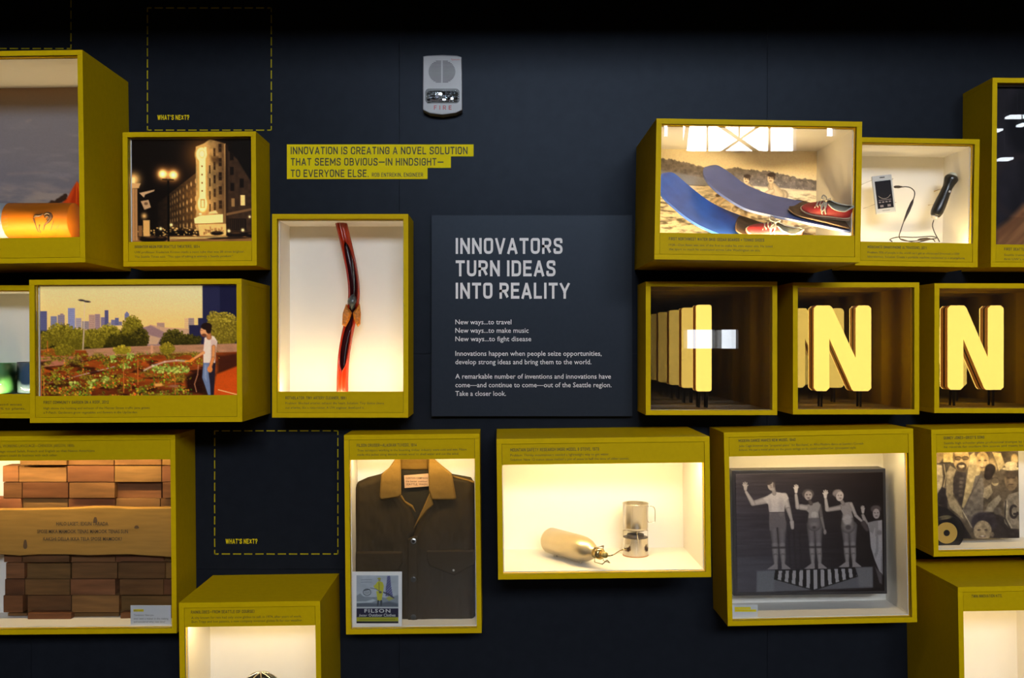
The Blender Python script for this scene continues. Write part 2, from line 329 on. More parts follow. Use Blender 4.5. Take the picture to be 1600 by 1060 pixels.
    c.cap(1080, 445, 1058, 385, 18, 12, (150, 142, 144), 3, .2); hand(1058, 350, .8, .9, (168, 160, 163)); c.cap(1062, 450, 1090, 500, 22, 16, (72, 64, 68), 8, .2)
    c.ell(1162, 336, 42, 30, (78, 70, 74), 8); c.ell(1166, 374, 28, 40, (152, 143, 146), 4)
    for q in (1154, 1178): c.ell(q, 366, 6, 4, (56, 50, 52), 4, .9)
    c.ell(1166, 392, 9, 4, (74, 64, 66), 4, .9)
    c.grain(.10); return c
def print_crowd():
    c = Canvas(80, 38, 886, 886, 150, (104, 92, 78)); X, Y = c.X, c.Y
    c.tint(.45+1.1*fbm(X, Y, 120, 110, 21, 3))
    D, Lg, M = (52, 46, 48), (206, 182, 134), (146, 130, 110)
    c.poly([(80, 560), (200, 590), (330, 700), (440, 886), (330, 886), (80, 886)], (44, 40, 42), 14); c.poly([(600, 620), (760, 700), (886, 830), (886, 886), (620, 886)], (62, 56, 56), 20)
    c.rect(180, 38, 275, 175, (232, 206, 142), 8); c.rect(160, 170, 250, 178, (60, 52, 46), 8)
    c.ell(128, 95, 52, 82, (168, 144, 108), 6); c.ell(125, 42, 55, 22, (90, 76, 62), 8); c.poly([(86, 185), (165, 195), (175, 300), (150, 480), (95, 520)], (198, 178, 140), 7)
    c.line([(175, 190), (190, 300), (165, 410)], 10, (90, 78, 66), 6); c.line([(186, 190), (202, 300), (180, 400)], 7, (210, 190, 150), 5)
    c.poly([(110, 480), (160, 400), (210, 420), (215, 600), (130, 560)], (58, 52, 54), 10)
    c.poly([(205, 270), (245, 200), (300, 240), (272, 330), (268, 480), (345, 605), (360, 700), (240, 600), (202, 470)], (176, 158, 126), 8)
    c.poly([(295, 260), (395, 265), (380, 420), (345, 590), (268, 450), (272, 330)], (74, 66, 64), 8)
    for q in range(5): c.ell(350-3*q, 320+40*q, 20, 14, (122, 110, 98), 10, .7)
    c.poly([(430, 110), (470, 80), (510, 120), (530, 260), (470, 400), (372, 605), (350, 590), (398, 330)], (208, 186, 140), 7)
    c.poly([(480, 300), (545, 290), (560, 420), (545, 640), (500, 700), (430, 782), (352, 620), (440, 450)], (132, 122, 112), 8); c.line([(520, 320), (430, 480), (375, 610)], 9, (88, 80, 76), 9, .7); c.line([(350, 620), (440, 780)], 8, (215, 200, 170), 4)
    c.ell(350, 145, 76, 112, (200, 172, 124), 5); c.ell(350, 60, 70, 40, (226, 196, 140), 16, .8); c.ell(282, 130, 14, 40, (110, 90, 70), 8, .8)
    for q in (318, 386): c.ell(q, 134, 33, 20, (76, 64, 56), 4, .9); c.ell(q, 134, 25, 12, (150, 126, 96), 5, .9)
    c.ell(350, 160, 14, 22, (214, 186, 136), 8, .9); c.ell(350, 214, 48, 44, (74, 62, 54), 8, .9); c.ell(350, 205, 28, 22, (190, 160, 118), 6); c.ell(350, 208, 24, 10, (236, 220, 180), 4); c.ell(350, 190, 34, 7, (62, 52, 46), 4)
    c.ell(550, 90, 75, 50, (96, 80, 66), 12); c.ell(548, 165, 62, 92, (204, 176, 128), 6)
    for q in (522, 575): c.ell(q, 158, 14, 7, (84, 68, 58), 5, .9)
    c.ell(548, 218, 24, 10, (110, 84, 68), 4); c.ell(548, 214, 18, 4, (225, 205, 165), 3); c.ell(548, 188, 10, 14, (220, 192, 144), 6, .7)
    c.cap(640, 170, 660, 230, 34, 28, (196, 168, 122), 8, .3); c.cap(620, 240, 600, 300, 50, 40, (56, 48, 48), 12, .2); c.poly([(640, 80), (720, 90), (760, 200), (700, 260), (680, 180)], (214, 190, 140), 10)
    c.ell(665, 360, 34, 36, (208, 186, 144), 8); c.ell(665, 345, 40, 30, (70, 60, 56), 12, .6); c.poly([(560, 420), (620, 380), (640, 460), (590, 520), (550, 500)], (180, 164, 136), 8); c.poly([(600, 560), (700, 480), (720, 520), (640, 640), (560, 640)], (168, 156, 136), 9); c.ell(680, 630, 36, 34, (120, 110, 100), 10)
    c.ell(850, 150, 34, 50, (190, 164, 120), 12); c.ell(815, 345, 62, 98, (142, 122, 98), 6); c.ell(812, 290, 64, 42, (70, 60, 54), 12, .75); c.ell(815, 205, 60, 34, (222, 200, 158), 6); c.ell(815, 238, 84, 17, (232, 212, 170), 4)
    for q in (790, 842): c.ell(q, 325, 13, 6, (66, 54, 48), 5, .9)
    c.ell(812, 350, 12, 20, (166, 142, 112), 7, .8); c.ell(812, 385, 24, 7, (86, 70, 60), 4, .9)
    c.poly([(742, 560), (790, 480), (886, 450), (886, 800), (800, 800), (745, 740)], (150, 138, 122), 8); c.line([(760, 540), (750, 700), (800, 800)], 10, (60, 54, 56), 5); c.line([(776, 535), (768, 700), (815, 790)], 8, (214, 200, 172), 5)
    c.ell(835, 640, 42, 68, (60, 54, 56), 6); c.ell(838, 640, 22, 42, (160, 148, 130), 6); c.rect(838, 600, 880, 640, (160, 148, 130), 6); c.rect(830, 650, 880, 670, (60, 54, 56), 5)
    c.ell(552, 735, 122, 98, (66, 60, 66), 22); c.ell(540, 815, 84, 96, (182, 162, 132), 10)
    for q in (505, 572): c.ell(q, 806, 16, 7, (84, 72, 68), 5, .9)
    c.ell(538, 838, 12, 9, (170, 150, 126), 5, .8); c.ell(538, 866, 30, 10, (110, 84, 76), 5); c.ell(538, 863, 22, 5, (236, 226, 205), 3); c.ell(632, 850, 16, 24, (150, 132, 112), 8)
    c.tint(.62+.62*fbm(X, Y, 34, 34, 99, 4)); c.grain(.12, 5); return c
def print_theatre():
    c = Canvas(30, 22, 1206, 1004, 210, (15, 8, 4)); X, Y = c.X, c.Y
    # street fronts running away
    t = np.clip((X-300)/380, 0, 1); top = 640-290*t
    m = c.mask(np.maximum(top-Y, np.maximum(X-680, 300-X)), 6)*c.mask(Y-900)
    c.put(m*(.15+.85*t), (96, 62, 30)); c.tint(1-.35*m*(vnoise(X, Y, 26, 14, 3)))
    cx = 420.0; w = 10.0
    while cx < 668:
        tt = (cx-300)/380; tp = 640-290*tt; H = 890-tp
        for r in range(6): c.ell(cx, tp+H*(.14+.155*r), w*.32, H*.045, (206, 150, 82) if (r+int(cx)) % 3 else (120, 78, 36), 5, .35+.6*tt)
        cx += w*1.9; w *= 1.13
    # tower
    tw = poly_sd(X, Y, [(665, 118), (742, 88), (800, 48), (930, 86), (945, 400), (945, 900), (665, 900)])
    k = np.clip((X-740)/190, 0, 1); col = hexc((236, 184, 104))*(1-k)[..., None]+hexc((128, 86, 48))*k[..., None]
    col = col*(.72+.5*fbm(X, Y, 40, 40, 9))[..., None]; c.put(c.mask(tw, 6), col)
    for x, ys, ww in ((895, range(130, 720, 132), 15), (841, range(170, 720, 126), 10), (796, range(330, 720, 120), 7)):
        for y in ys: c.rect(x-ww, y-38, x+ww, y+38, (38, 22, 12), 7); c.rect(x-ww, y-3, x+ww, y+3, (110, 76, 44), 3, .7)
    for q in range(6): c.rect(800+q*6, 200+q*8, 880, 240+q*9, (52, 32, 18), 12, .25)
    c.rect(928, 90, 948, 900, (172, 120, 66), 7); c.rect(945, 100, 968, 900, (30, 18, 10), 8)
    # right hand building
    c.poly([(968, 150), (1060, 240), (1206, 480), (1206, 920), (968, 920)], (62, 40, 24), 14); c.tint(1-.3*c.mask(968-X)*vnoise(X, Y, 30, 30, 2))
    for x, y, w, h, q in ((1005, 210, 18, 36, 0), (1005, 345, 18, 38, 0), (1008, 495, 18, 38, 0), (1098, 460, 20, 42, 0), (1014, 640, 15, 38, 2), (1107, 620, 21, 48, 1), (1200, 600, 9, 38, 1)):
        c.rect(x-w, y-h, x+w, y+h, ((18, 10, 6), (252, 206, 120), (150, 106, 58))[q], 6)
    c.poly([(950, 740), (1206, 690), (1206, 712), (950, 762)], (116, 78, 44), 6); c.rect(960, 790, 1140, 900, (26, 16, 10), 8); c.glow(1172, 775, 12, (255, 220, 150), 1)
    for q in range(8): c.rect(975+q*20, 800, 979+q*20, 890, (62, 42, 24), 4, .8)
    # neon blade sign
    c.tint(1-.28*c.mask(tw, 6)); c.glow(715, 190, 150, (120, 72, 24), .75); c.glow(720, 600, 160, (110, 66, 22), .6)
    for f in (1, 0):
        cc = (255, 236, 150) if f == 0 else (226, 160, 70); g = 14*f
        c.ell(718, 188, 50+g, 64+g, cc, 14); c.rect(696-g, 230, 756+g, 600, cc, 14); c.ell(724, 650, 44+g, 74+g, cc, 14)
    c.rect(745, 120, 765, 200, (255, 236, 150), 10)
    c.ell(722, 186, 30, 40, (238, 196, 112), 8, .9); c.ell(722, 186, 20, 28, (255, 240, 165), 8)
    for y in (300, 378, 455, 530): c.ell(722, y, 9, 9, (150, 96, 38), 6)
    c.rect(704, 606, 748, 690, (206, 150, 70), 8); c.rect(714, 618, 738, 682, (252, 226, 140), 6)
    # marquee
    c.glow(780, 830, 130, (110, 62, 20), .7); c.poly([(790, 725), (850, 712), (872, 742), (780, 745)], (248, 206, 120), 8); c.ell(703, 745, 14, 10, (255, 230, 150), 6)
    c.poly([(645, 785), (700, 762), (918, 748), (918, 826), (700, 838), (648, 832)], (255, 228, 138), 7); c.poly([(640, 836), (920, 828), (920, 838), (640, 846)], (160, 96, 40), 4)
    c.poly([(680, 842), (945, 838), (950, 960), (695, 960)], (244, 190, 100), 8)
    for q in range(22): x, y = 715+rs.rand()*200, 858+rs.rand()*75; c.rect(x, y, x+8+rs.rand()*16, y+10+rs.rand()*20, (150, 90, 44), 6, .6)
    # street, cars, lamps
    c.poly([(30, 960), (400, 950), (950, 948), (1206, 960), (1206, 1004), (30, 1004)], (172, 112, 56), 8); c.poly([(400, 962), (960, 955), (960, 970), (400, 978)], (246, 196, 110), 6); c.tint(1-.35*c.mask(950-Y)*vnoise(X, Y, 90, 7, 5))
    for q in range(90):
        x = 110+rs.rand()*560; y = 870+rs.rand()*80; c.ell(x, y, 3+rs.rand()*9, 3+rs.rand()*5, (236, 176, 92) if rs.rand() > .35 else (20, 12, 6), 5, .9)
    for x, y, rx, ry in ((230, 975, 110, 34), (330, 975, 60, 26), (860, 925, 60, 20), (1040, 940, 90, 30), (1180, 945, 50, 24), (1000, 970, 160, 9), (850, 975, 70, 8)):
        c.ell(x, y, rx, ry, (20, 11, 7), 8); c.ell(x, y-ry*.55, rx*.5, ry*.3, (120, 78, 42), 6, .5)
    for x, y in ((972, 905), (1105, 898), (426, 845), (325, 880)): c.glow(x, y, 14, (255, 220, 140), 1.2)
    c.rect(160, 800, 222, 950, (222, 160, 84), 10); c.glow(170, 760, 26, (240, 180, 100), .9); c.rect(112, 850, 150, 950, (130, 84, 44), 10)
    for x, y in ((347, 370), (450, 380)): c.glow(x, y, 62, (190, 110, 42), .9); c.glow(x, y, 36, (255, 225, 140), 1.2)
    c.rect(392, 395, 406, 430, (200, 140, 80), 5); c.rect(390, 430, 410, 1004, (10, 6, 3), 5); c.cap(347, 420, 450, 425, 6, 6, (30, 18, 8), 5)
    c.glow(70, 420, 60, (255, 190, 100), 1.1); c.rect(30, 400, 82, 470, (255, 220, 140), 14); c.poly([(30, 452), (138, 455), (120, 500), (30, 505)], (214, 156, 92), 6); c.rect(34, 505, 106, 990, (178, 122, 70), 8); c.rect(50, 505, 58, 990, (128, 84, 44), 8, .7); c.rect(78, 505, 86, 990, (128, 84, 44), 8, .7)
    c.poly([(125, 545), (272, 515), (262, 530), (180, 560), (168, 588)], (196, 150, 104), 5); c.poly([(138, 622), (212, 610), (234, 680), (172, 702)], (186, 140, 96), 6); c.ell(188, 645, 18, 14, (110, 74, 46), 6)
    c.grain(.08, 6); return c
def print_garden():
    c = Canvas(57, 443, 372, 619, 320, (230, 200, 130)); X, Y = c.X, c.Y
    t = np.clip((Y-444)/62, 0, 1); c.I = hexc((222, 202, 138))*(1-t)[..., None]+hexc((240, 192, 108))*t[..., None]
    c.put(.55*np.clip((X-150)/220, 0, 1)*(1-t), (226, 214, 168))
    for x0, y0, x1, y1, col in ((58, 500, 63, 520, (150, 130, 130)), (64.5, 485, 75.5, 520, (88, 84, 116)), (81, 493, 91, 512, (124, 118, 136)), (92, 491, 103, 512, (138, 118, 124)), (96, 489, 101, 492, (150, 120, 116)), (108, 480.5, 119, 516, (138, 134, 164)),
                                (120, 496, 129, 512, (170, 148, 146)), (130, 501, 141, 514, (150, 126, 122)), (140.5, 491, 150, 514, (184, 138, 116)), (150, 490, 158, 514, (158, 122, 120)), (159, 495, 170, 510, (128, 110, 130)), (165, 484, 171, 510, (84, 78, 112)),
                                (171, 503, 175, 510, (180, 150, 120)), (175, 499, 182, 508, (120, 110, 134)), (181, 496, 187, 508, (100, 96, 126)), (187, 502, 192, 508, (120, 106, 120)), (196, 490, 203, 500, (112, 108, 140)), (289, 497, 296, 513, (226, 176, 118)), (295, 497, 304, 513, (160, 130, 116)), (246, 504, 258, 512, (178, 134, 110))):
        c.rect(x0, y0, x1, y1, col, 1)
        n = int((y1-y0)/3.2)
        for k in range(n): c.rect(x0+1, y0+2+k*3.2, x1-1, y0+2.8+k*3.2, tuple(int(v*.86) for v in col), .8, .7)
    c.poly([(196, 490), (199.5, 486), (203, 490)], (112, 108, 140)); c.poly([(235, 507), (262, 512), (300, 514), (300, 524), (235, 520)], (196, 148, 110), 2)
    c.rect(317, 444, 372, 560, (36, 34, 60), 1); c.rect(344, 444, 372, 560, (24, 22, 46), 1); c.rect(310, 497, 318, 540, (40, 38, 64), 1); c.rect(296, 508, 318, 545, (36, 32, 58), 1)
    c.poly([(222, 512), (236, 508), (258, 519), (258, 540), (222, 542)], (150, 110, 104), 2); c.poly([(230, 522), (252, 528), (246, 538), (226, 538)], (196, 150, 112), 2)
    # lower ground
    soil = hexc((150, 62, 16))*(.45+1.0*fbm(X, Y, 26, 9, 31, 4))[..., None]; g = c.mask(546-Y, 3); c.put(g, soil)
    def tree(cx, cy, rx, ry, base, hi, seed, dens=.5):
        r = np.random.RandomState(seed); c.ell(cx, cy+ry*.1, rx*.92, ry*.9, base, 3)
        n = int(rx*ry*dens*2)
        for k in range(n):
            a, q = r.rand()*6.283, math.sqrt(r.rand()); x, y = cx+math.cos(a)*rx*q, cy+math.sin(a)*ry*q
            f = .35+.65*np.clip((cy+ry*.5-y)/(1.5*ry), 0, 1)+r.rand()*.35-.15; q_ = np.clip(f*r.rand()*1.3, 0, 1); col = tuple(int(b+(h-b)*q_) for b, h in zip(base, hi))
            blob(x, y, .5+r.rand()*1.1, col)
    def blob(x, y, r, col):
        i0 = max(0, int((x-r-1-57)/c.px)); i1 = int((x+r+1-57)/c.px)+2; j0 = max(0, int((y-r-1-443)/c.px)); j1 = int((y+r+1-443)/c.px)+2
        xs, ys = X[j0:j1, i0:i1], Y[j0:j1, i0:i1]
        if xs.size == 0: return
        m = np.clip(.5-(np.hypot(xs-x, ys-y)-r), 0, 1)[..., None]; c.I[j0:j1, i0:i1] = c.I[j0:j1, i0:i1]*(1-m)+hexc(col)*m
    dk, ol, hi = (40, 34, 6), (88, 74, 12), (168, 144, 36)
    c.rect(57, 516, 222, 545, dk, 4)
    for a in ((70, 530, 16, 13, ol, hi, 1), (98, 522, 24, 19, ol, hi, 2), (122, 528, 20, 17, ol, (150, 130, 30), 3), (150, 528, 20, 16, ol, hi, 4), (172, 522, 18, 16, ol, (182, 156, 40), 5), (182, 533, 16, 11, dk, ol, 6),
              (208, 514, 17, 22, ol, hi, 7), (220, 528, 14, 17, dk, (110, 92, 22), 8), (200, 532, 14, 12, dk, ol, 9), (272, 527, 18, 13, dk, (112, 96, 26), 10), (296, 532, 20, 10, dk, (100, 86, 22), 11), (262, 534, 12, 8, dk, ol, 12), (352, 515, 24, 27, (96, 78, 14), (190, 160, 46), 13), (334, 500, 10, 14, (110, 90, 20), (190, 160, 50), 14)): tree(*a)
    c.poly([(135, 545), (200, 541), (371, 537), (371, 550), (250, 553), (140, 557)], (190, 128, 88), 1.5); c.tint(1-.15*c.mask(poly_sd(X, Y, [(135, 545), (371, 537), (371, 550), (140, 557)]))*vnoise(X, Y, 12, 4, 6)); c.rect(236, 539, 240, 552, (206, 140, 96), 1)
    tree(100, 546, 18, 9, (96, 80, 14), (160, 136, 30), 15); tree(78, 550, 10, 7, (130, 66, 16), (200, 110, 30), 16); tree(192, 546, 14, 7, (130, 108, 20), (208, 176, 44), 17); tree(262, 544, 12, 9, (110, 92, 16), (190, 156, 40), 18)
    c.poly([(64, 556), (128, 555), (132, 566), (64, 573)], (176, 102, 72), 1.5); c.line([(62, 574), (100, 571), (150, 560), (210, 556)], 2.4, (70, 30, 12), 2); c.line([(58, 602), (100, 592), (140, 582), (180, 572)], 1.1, (196, 168, 160), 1)
    c.poly([(58, 590), (100, 582), (140, 590), (150, 618), (58, 618)], (74, 26, 8), 8, .6); c.poly([(290, 588), (322, 572), (332, 600), (326, 618), (292, 612)], (30, 8, 4), 6, .95); c.poly([(340, 556), (371, 552), (371, 578), (340, 584)], (56, 20, 8), 5, .9); c.poly([(338, 585), (371, 572), (371, 619), (332, 619)], (206, 72, 12), 3, .9); c.poly([(120, 606), (300, 606), (300, 619), (120, 619)], (58, 22, 8), 6, .6)
    fol = np.clip((fbm(X, Y, 11, 6, 55, 4)-.50)*9, 0, 1)*np.clip((Y-548)/6, 0, 1)*np.clip((345-X)/20, 0, 1)*(1-.9*np.clip((X-285)/10, 0, 1)*np.clip((Y-568)/6, 0, 1)); lf = vnoise(X, Y, 1.7, 1.7, 57)
    c.put(fol*.85, hexc((58, 50, 10))*(1-lf)[..., None]*.9+hexc((176, 146, 34))*lf[..., None]); c.put(np.clip((fbm(X, Y, 16, 5, 59, 3)-.56)*6, 0, .8)*np.clip((Y-556)/10, 0, 1)*np.clip((340-X)/10, 0, 1), (40, 14, 5))
    r = np.random.RandomState(77)
    for k in range(2600):
        y = 549+(r.rand()**.8)*69; x = 58+r.rand()*285; d = (y-545)/73
        if fbm(np.array([[x]]), np.array([[y]]), 22, 10, 50)[0, 0] < .5-.03*d or (x > 300 and y > 572): continue
        q = r.rand(); col = ((150, 128, 26), (198, 166, 42), (96, 92, 18), (214, 140, 40), (120, 112, 24))[int(q*5)]; blob(x, y, .5+r.rand()*(.5+.9*d), tuple(int(q_*(.55+.6*r.rand())) for q_ in col))
    for x, y in ((242, 575), (248, 578), (256, 574), (264, 577), (274, 577), (283, 578), (292, 578), (176, 560), (204, 556), (165, 592), (145, 598), (118, 600), (196, 572)):
        for k in range(16): blob(x+r.randn()*3.2, y+r.randn()*3, 1+r.rand()*1.2, ((150, 160, 60), (196, 190, 80), (110, 120, 36))[k % 3])
    for x, y0, y1 in ((65, 520, 545), (66, 575, 618), (76, 532, 548), (194, 565, 612), (274, 590, 616), (216, 560, 600), (70, 590, 612)): c.line([(x, y0), (x, y1)], 1.2, (196, 96, 34), 1)
    c.ell(248, 601, 7, 2.4, (226, 150, 70), 1.5); c.ell(272, 603, 8, 2, (150, 90, 60), 1.5); c.line([(341, 609), (352, 612), (371, 617)], 1.2, (240, 190, 120), 1)
    c.line([(134, 471), (132.6, 520)], 1.0, (214, 186, 150), .8); c.line([(132.8, 515), (131, 545)], 2, (190, 156, 120), .8); c.ell(129.5, 468.5, 5.2, 1.5, (54, 44, 46), 1, 1, .1); c.ell(138, 470.5, 5.2, 1.5, (54, 44, 46), 1, 1, .1)
    # gardener
    c.line([(296, 564.5), (276, 563), (258, 565), (240, 571), (226, 578)], 2.6, (216, 176, 150), 2, .8)
    c.line([(310, 571), (309, 585), (304, 600), (307, 612)], 1.2, (190, 120, 80), 1)
    c.poly([(318, 566), (337, 566), (336, 584), (334, 618), (325, 618), (321, 602), (316, 592), (317, 575)], (34, 26, 34), 1.2); c.poly([(318, 566), (328, 566), (326, 584), (328, 600), (329, 617), (325, 617), (320, 602), (316, 590)], (104, 114, 140), 1.5); c.poly([(320, 570), (323, 570), (323, 596), (319, 590)], (150, 156, 172), 2, .6)
    c.poly([(320, 528), (328, 524), (335, 526), (340, 534), (337, 546), (336, 567), (318, 567), (318, 548)], (232, 200, 172), 1.4); c.poly([(330, 530), (340, 533), (337, 548), (336, 566), (329, 560)], (190, 150, 134), 3, .6)
    c.cap(334, 542, 333, 560, 3.2, 2.6, (224, 138, 76), 1, .3); c.cap(333, 560, 329, 572, 2.8, 2.6, (224, 130, 66), 1, .3); c.ell(328, 577, 4, 5, (226, 128, 60), 1.2)
    c.cap(318, 551, 302, 561, 2.4, 1.6, (236, 150, 86), 1, .2); c.cap(302, 561, 298, 564, 2.2, 2, (246, 130, 40), 1, .1); c.cap(298, 564, 290, 564.5, 1.4, 1, (240, 130, 30), 1, 0)
    c.cap(326, 522, 327, 527, 4, 4.2, (196, 116, 66), 1, .2); c.ell(319.5, 518, 6.2, 7.8, (226, 150, 92), 1.3); c.ell(323, 510, 8.5, 5.6, (30, 16, 12), 1.2); c.ell(326.5, 515, 4.5, 6.5, (36, 18, 12), 1.4); c.ell(319, 524, 4, 2.6, (110, 58, 34), 1.5); c.rect(313, 516, 317, 516.8, (90, 50, 30), .8, .8)
    c.grain(.07, 8); return c
def print_lake():
    c = Canvas(1028, 228, 1279, 372, 250, (250, 232, 200)); X, Y = c.X, c.Y
    top = np.interp(X, [1028, 1098, 1130, 1152, 1201, 1279], [243, 256, 260, 257.5, 262, 277])+1.6*(vnoise(X, Y*0, 2.3, 1, 3)-.5)*2+1.5*vnoise(X, Y*0, 7, 1, 5)
    far = np.interp(X, [1028, 1070, 1110, 1200, 1279], [266, 271, 282, 287, 292])
    water = hexc((246, 228, 196))*np.ones(X.shape+(1,)); water = water*(1-.55*np.clip((fbm(X, Y, 14, 3.2, 40, 3)-.48)*4, 0, 1)*np.clip((Y-285)/25, .15, 1))[..., None]; c.put(c.mask(far-Y, 2), water)
    mid = c.mask(far-6-Y, 6)*c.mask(Y-far, 2)*np.clip((1150-X)/60, 0, 1); band = c.mask(top-Y, 1.2)*c.mask(Y-far, 2)
    c.put(band, hexc((128, 120, 118))*(.72+.5*fbm(X, Y, 5, 4, 60, 3))[..., None]); c.put(mid*.0, (140, 140, 150))
    lk = c.mask(np.interp(X, [1028, 1110], [262, 276])-Y, 3)*c.mask(Y-np.interp(X, [1028, 1110, 1130], [285, 287, 285]), 2)*c.mask(X-1140, 20); c.put(lk, (138, 138, 146))
    c.line([(1066, 285), (1102, 287)], 1, (110, 96, 86), 1); r = np.random.RandomState(4)
    for k in range(60): x, y = 1155+r.rand()*118, 268+r.rand()*24; c.ell(x, y, .8, .8, (200, 190, 172), 1, .5)
    # splashing riders
    for k in range(70):
        x = 1120+r.rand()*155; y = 300+(x-1120)*.33+r.randn()*12+10; c.ell(x, y, 2+r.rand()*5, 1.5+r.rand()*3, ((246, 232, 204), (200, 172, 136), (120, 100, 84))[int(r.rand()*3)], 2, .7)
    c.cap(1112, 312, 1124, 303, 4, 3, (232, 206, 168), 1.5, .3); c.cap(1122, 314, 1134, 305, 4, 3, (232, 206, 168), 1.5, .3); c.ell(1122, 301, 4, 2.6, (96, 80, 70), 1.5); c.cap(1148, 322, 1156, 312, 4, 3, (224, 198, 160), 1.5, .3); c.ell(1153, 318, 5, 3, (110, 90, 78), 2)
    for x, y, s in ((1166, 276, 1), (1204, 274, 1.15)):
        c.cap(x-2*s, y+24*s, x+16*s, y+22*s, 8*s, 8*s, (232, 208, 172), 1.5, .4); c.cap(x+2*s, y+11*s, x+10*s, y+22*s, 6*s, 9*s, (228, 202, 164), 1.5, .3); c.cap(x-8*s, y+22*s, x+2*s, y+16*s, 3*s, 3.4*s, (236, 212, 176), 1.2, .3); c.cap(x, y+6*s, x+1, y+12*s, 2.6*s, 3*s, (210, 184, 146), 1, .2)
        c.ell(x, y, 4.6*s, 6.2*s, (232, 208, 170), 1); c.ell(x+1, y-5.2*s, 5.6*s, 3.2*s, (70, 58, 54), 1); c.ell(x+4.4*s, y-2*s, 1.4*s, 3.4*s, (80, 66, 60), 1)
        for q in (-1.8, 1.6): c.ell(x+q*s, y-.8*s, 1*s, .7*s, (90, 72, 62), .8)
        c.ell(x-.2, y+3*s, 1.8*s, .8*s, (140, 104, 84), .8)
    c.grain(.08, 2); return c
def print_sky():
    c = Canvas(-30, 132, 128, 372, 120, (110, 102, 100)); X, Y = c.X, c.Y
    t = np.clip((Y-135)/40, 0, 1); c.I = hexc((152, 124, 100))*(1-t)[..., None]+hexc((116, 110, 114))*t[..., None]
    n = fbm(X, Y, 60, 12, 70, 4); c.put(np.clip((n-.5)*1.6, 0, .4)*np.clip((Y-150)/80, 0, 1), (150, 142, 140)); c.put(np.clip((Y-270)/30, 0, 1)*np.clip((n-.42)*4, 0, 1)*.8, (196, 168, 138)); c.put(np.clip((Y-230)/60, 0, 1)*.35, (92, 92, 110))
    for x0, y0, x1, y1 in ((0, 262, 62, 260), (30, 184, 36, 182), (80, 268, 92, 272), (0, 287, 60, 290), (40, 290, 100, 296), (0, 300, 50, 308)): c.line([(x0, y0), (x1, y1)], 2, (170, 148, 132), 5, .3)
    for k in range(40): q = rs.rand(); c.ell(48+q*42, 318-q*20+rs.randn()*2-2, 3, 3, (52, 34, 24), 2)
    c.poly([(60, 325), (74, 312), (90, 300), (98, 286), (101, 281), (106.5, 273), (112, 281), (116, 290), (124, 296), (130, 330), (60, 330)], (196, 66, 16), 1.2); c.poly([(90, 322), (97, 300), (106, 276), (112, 300), (118, 330), (88, 330)], (158, 40, 8), 3, .7); c.line([(106, 275), (104, 330)], 1.2, (220, 90, 24), 1); c.line([(106, 275), (120, 322)], 1.2, (216, 86, 24), 1)
    c.rect(-30, 322, 128, 372, (70, 60, 40), 3); c.grain(.04, 1); return c
def print_dark():
    c = Canvas(1552, 125, 1680, 402, 90, (42, 38, 44)); X, Y = c.X, c.Y
    c.tint(.6+.8*fbm(X, Y, 30, 60, 80, 3)); c.ell(1600, 190, 30, 60, (26, 24, 30), 14); c.put(c.mask(np.abs(np.hypot(X-1600, Y-300)-52)-6, 8)*.5, (58, 46, 46))
    c.poly([(1552, 402), (1552, 372), (1575, 356), (1600, 330), (1680, 300), (1680, 402)], (176, 116, 74), 12); c.tint(1-.25*c.mask(350-Y)*vnoise(X+Y, Y, 6, 40, 4)); c.line([(1556, 380), (1600, 345), (1660, 320)], 6, (120, 74, 48), 8, .6); return c
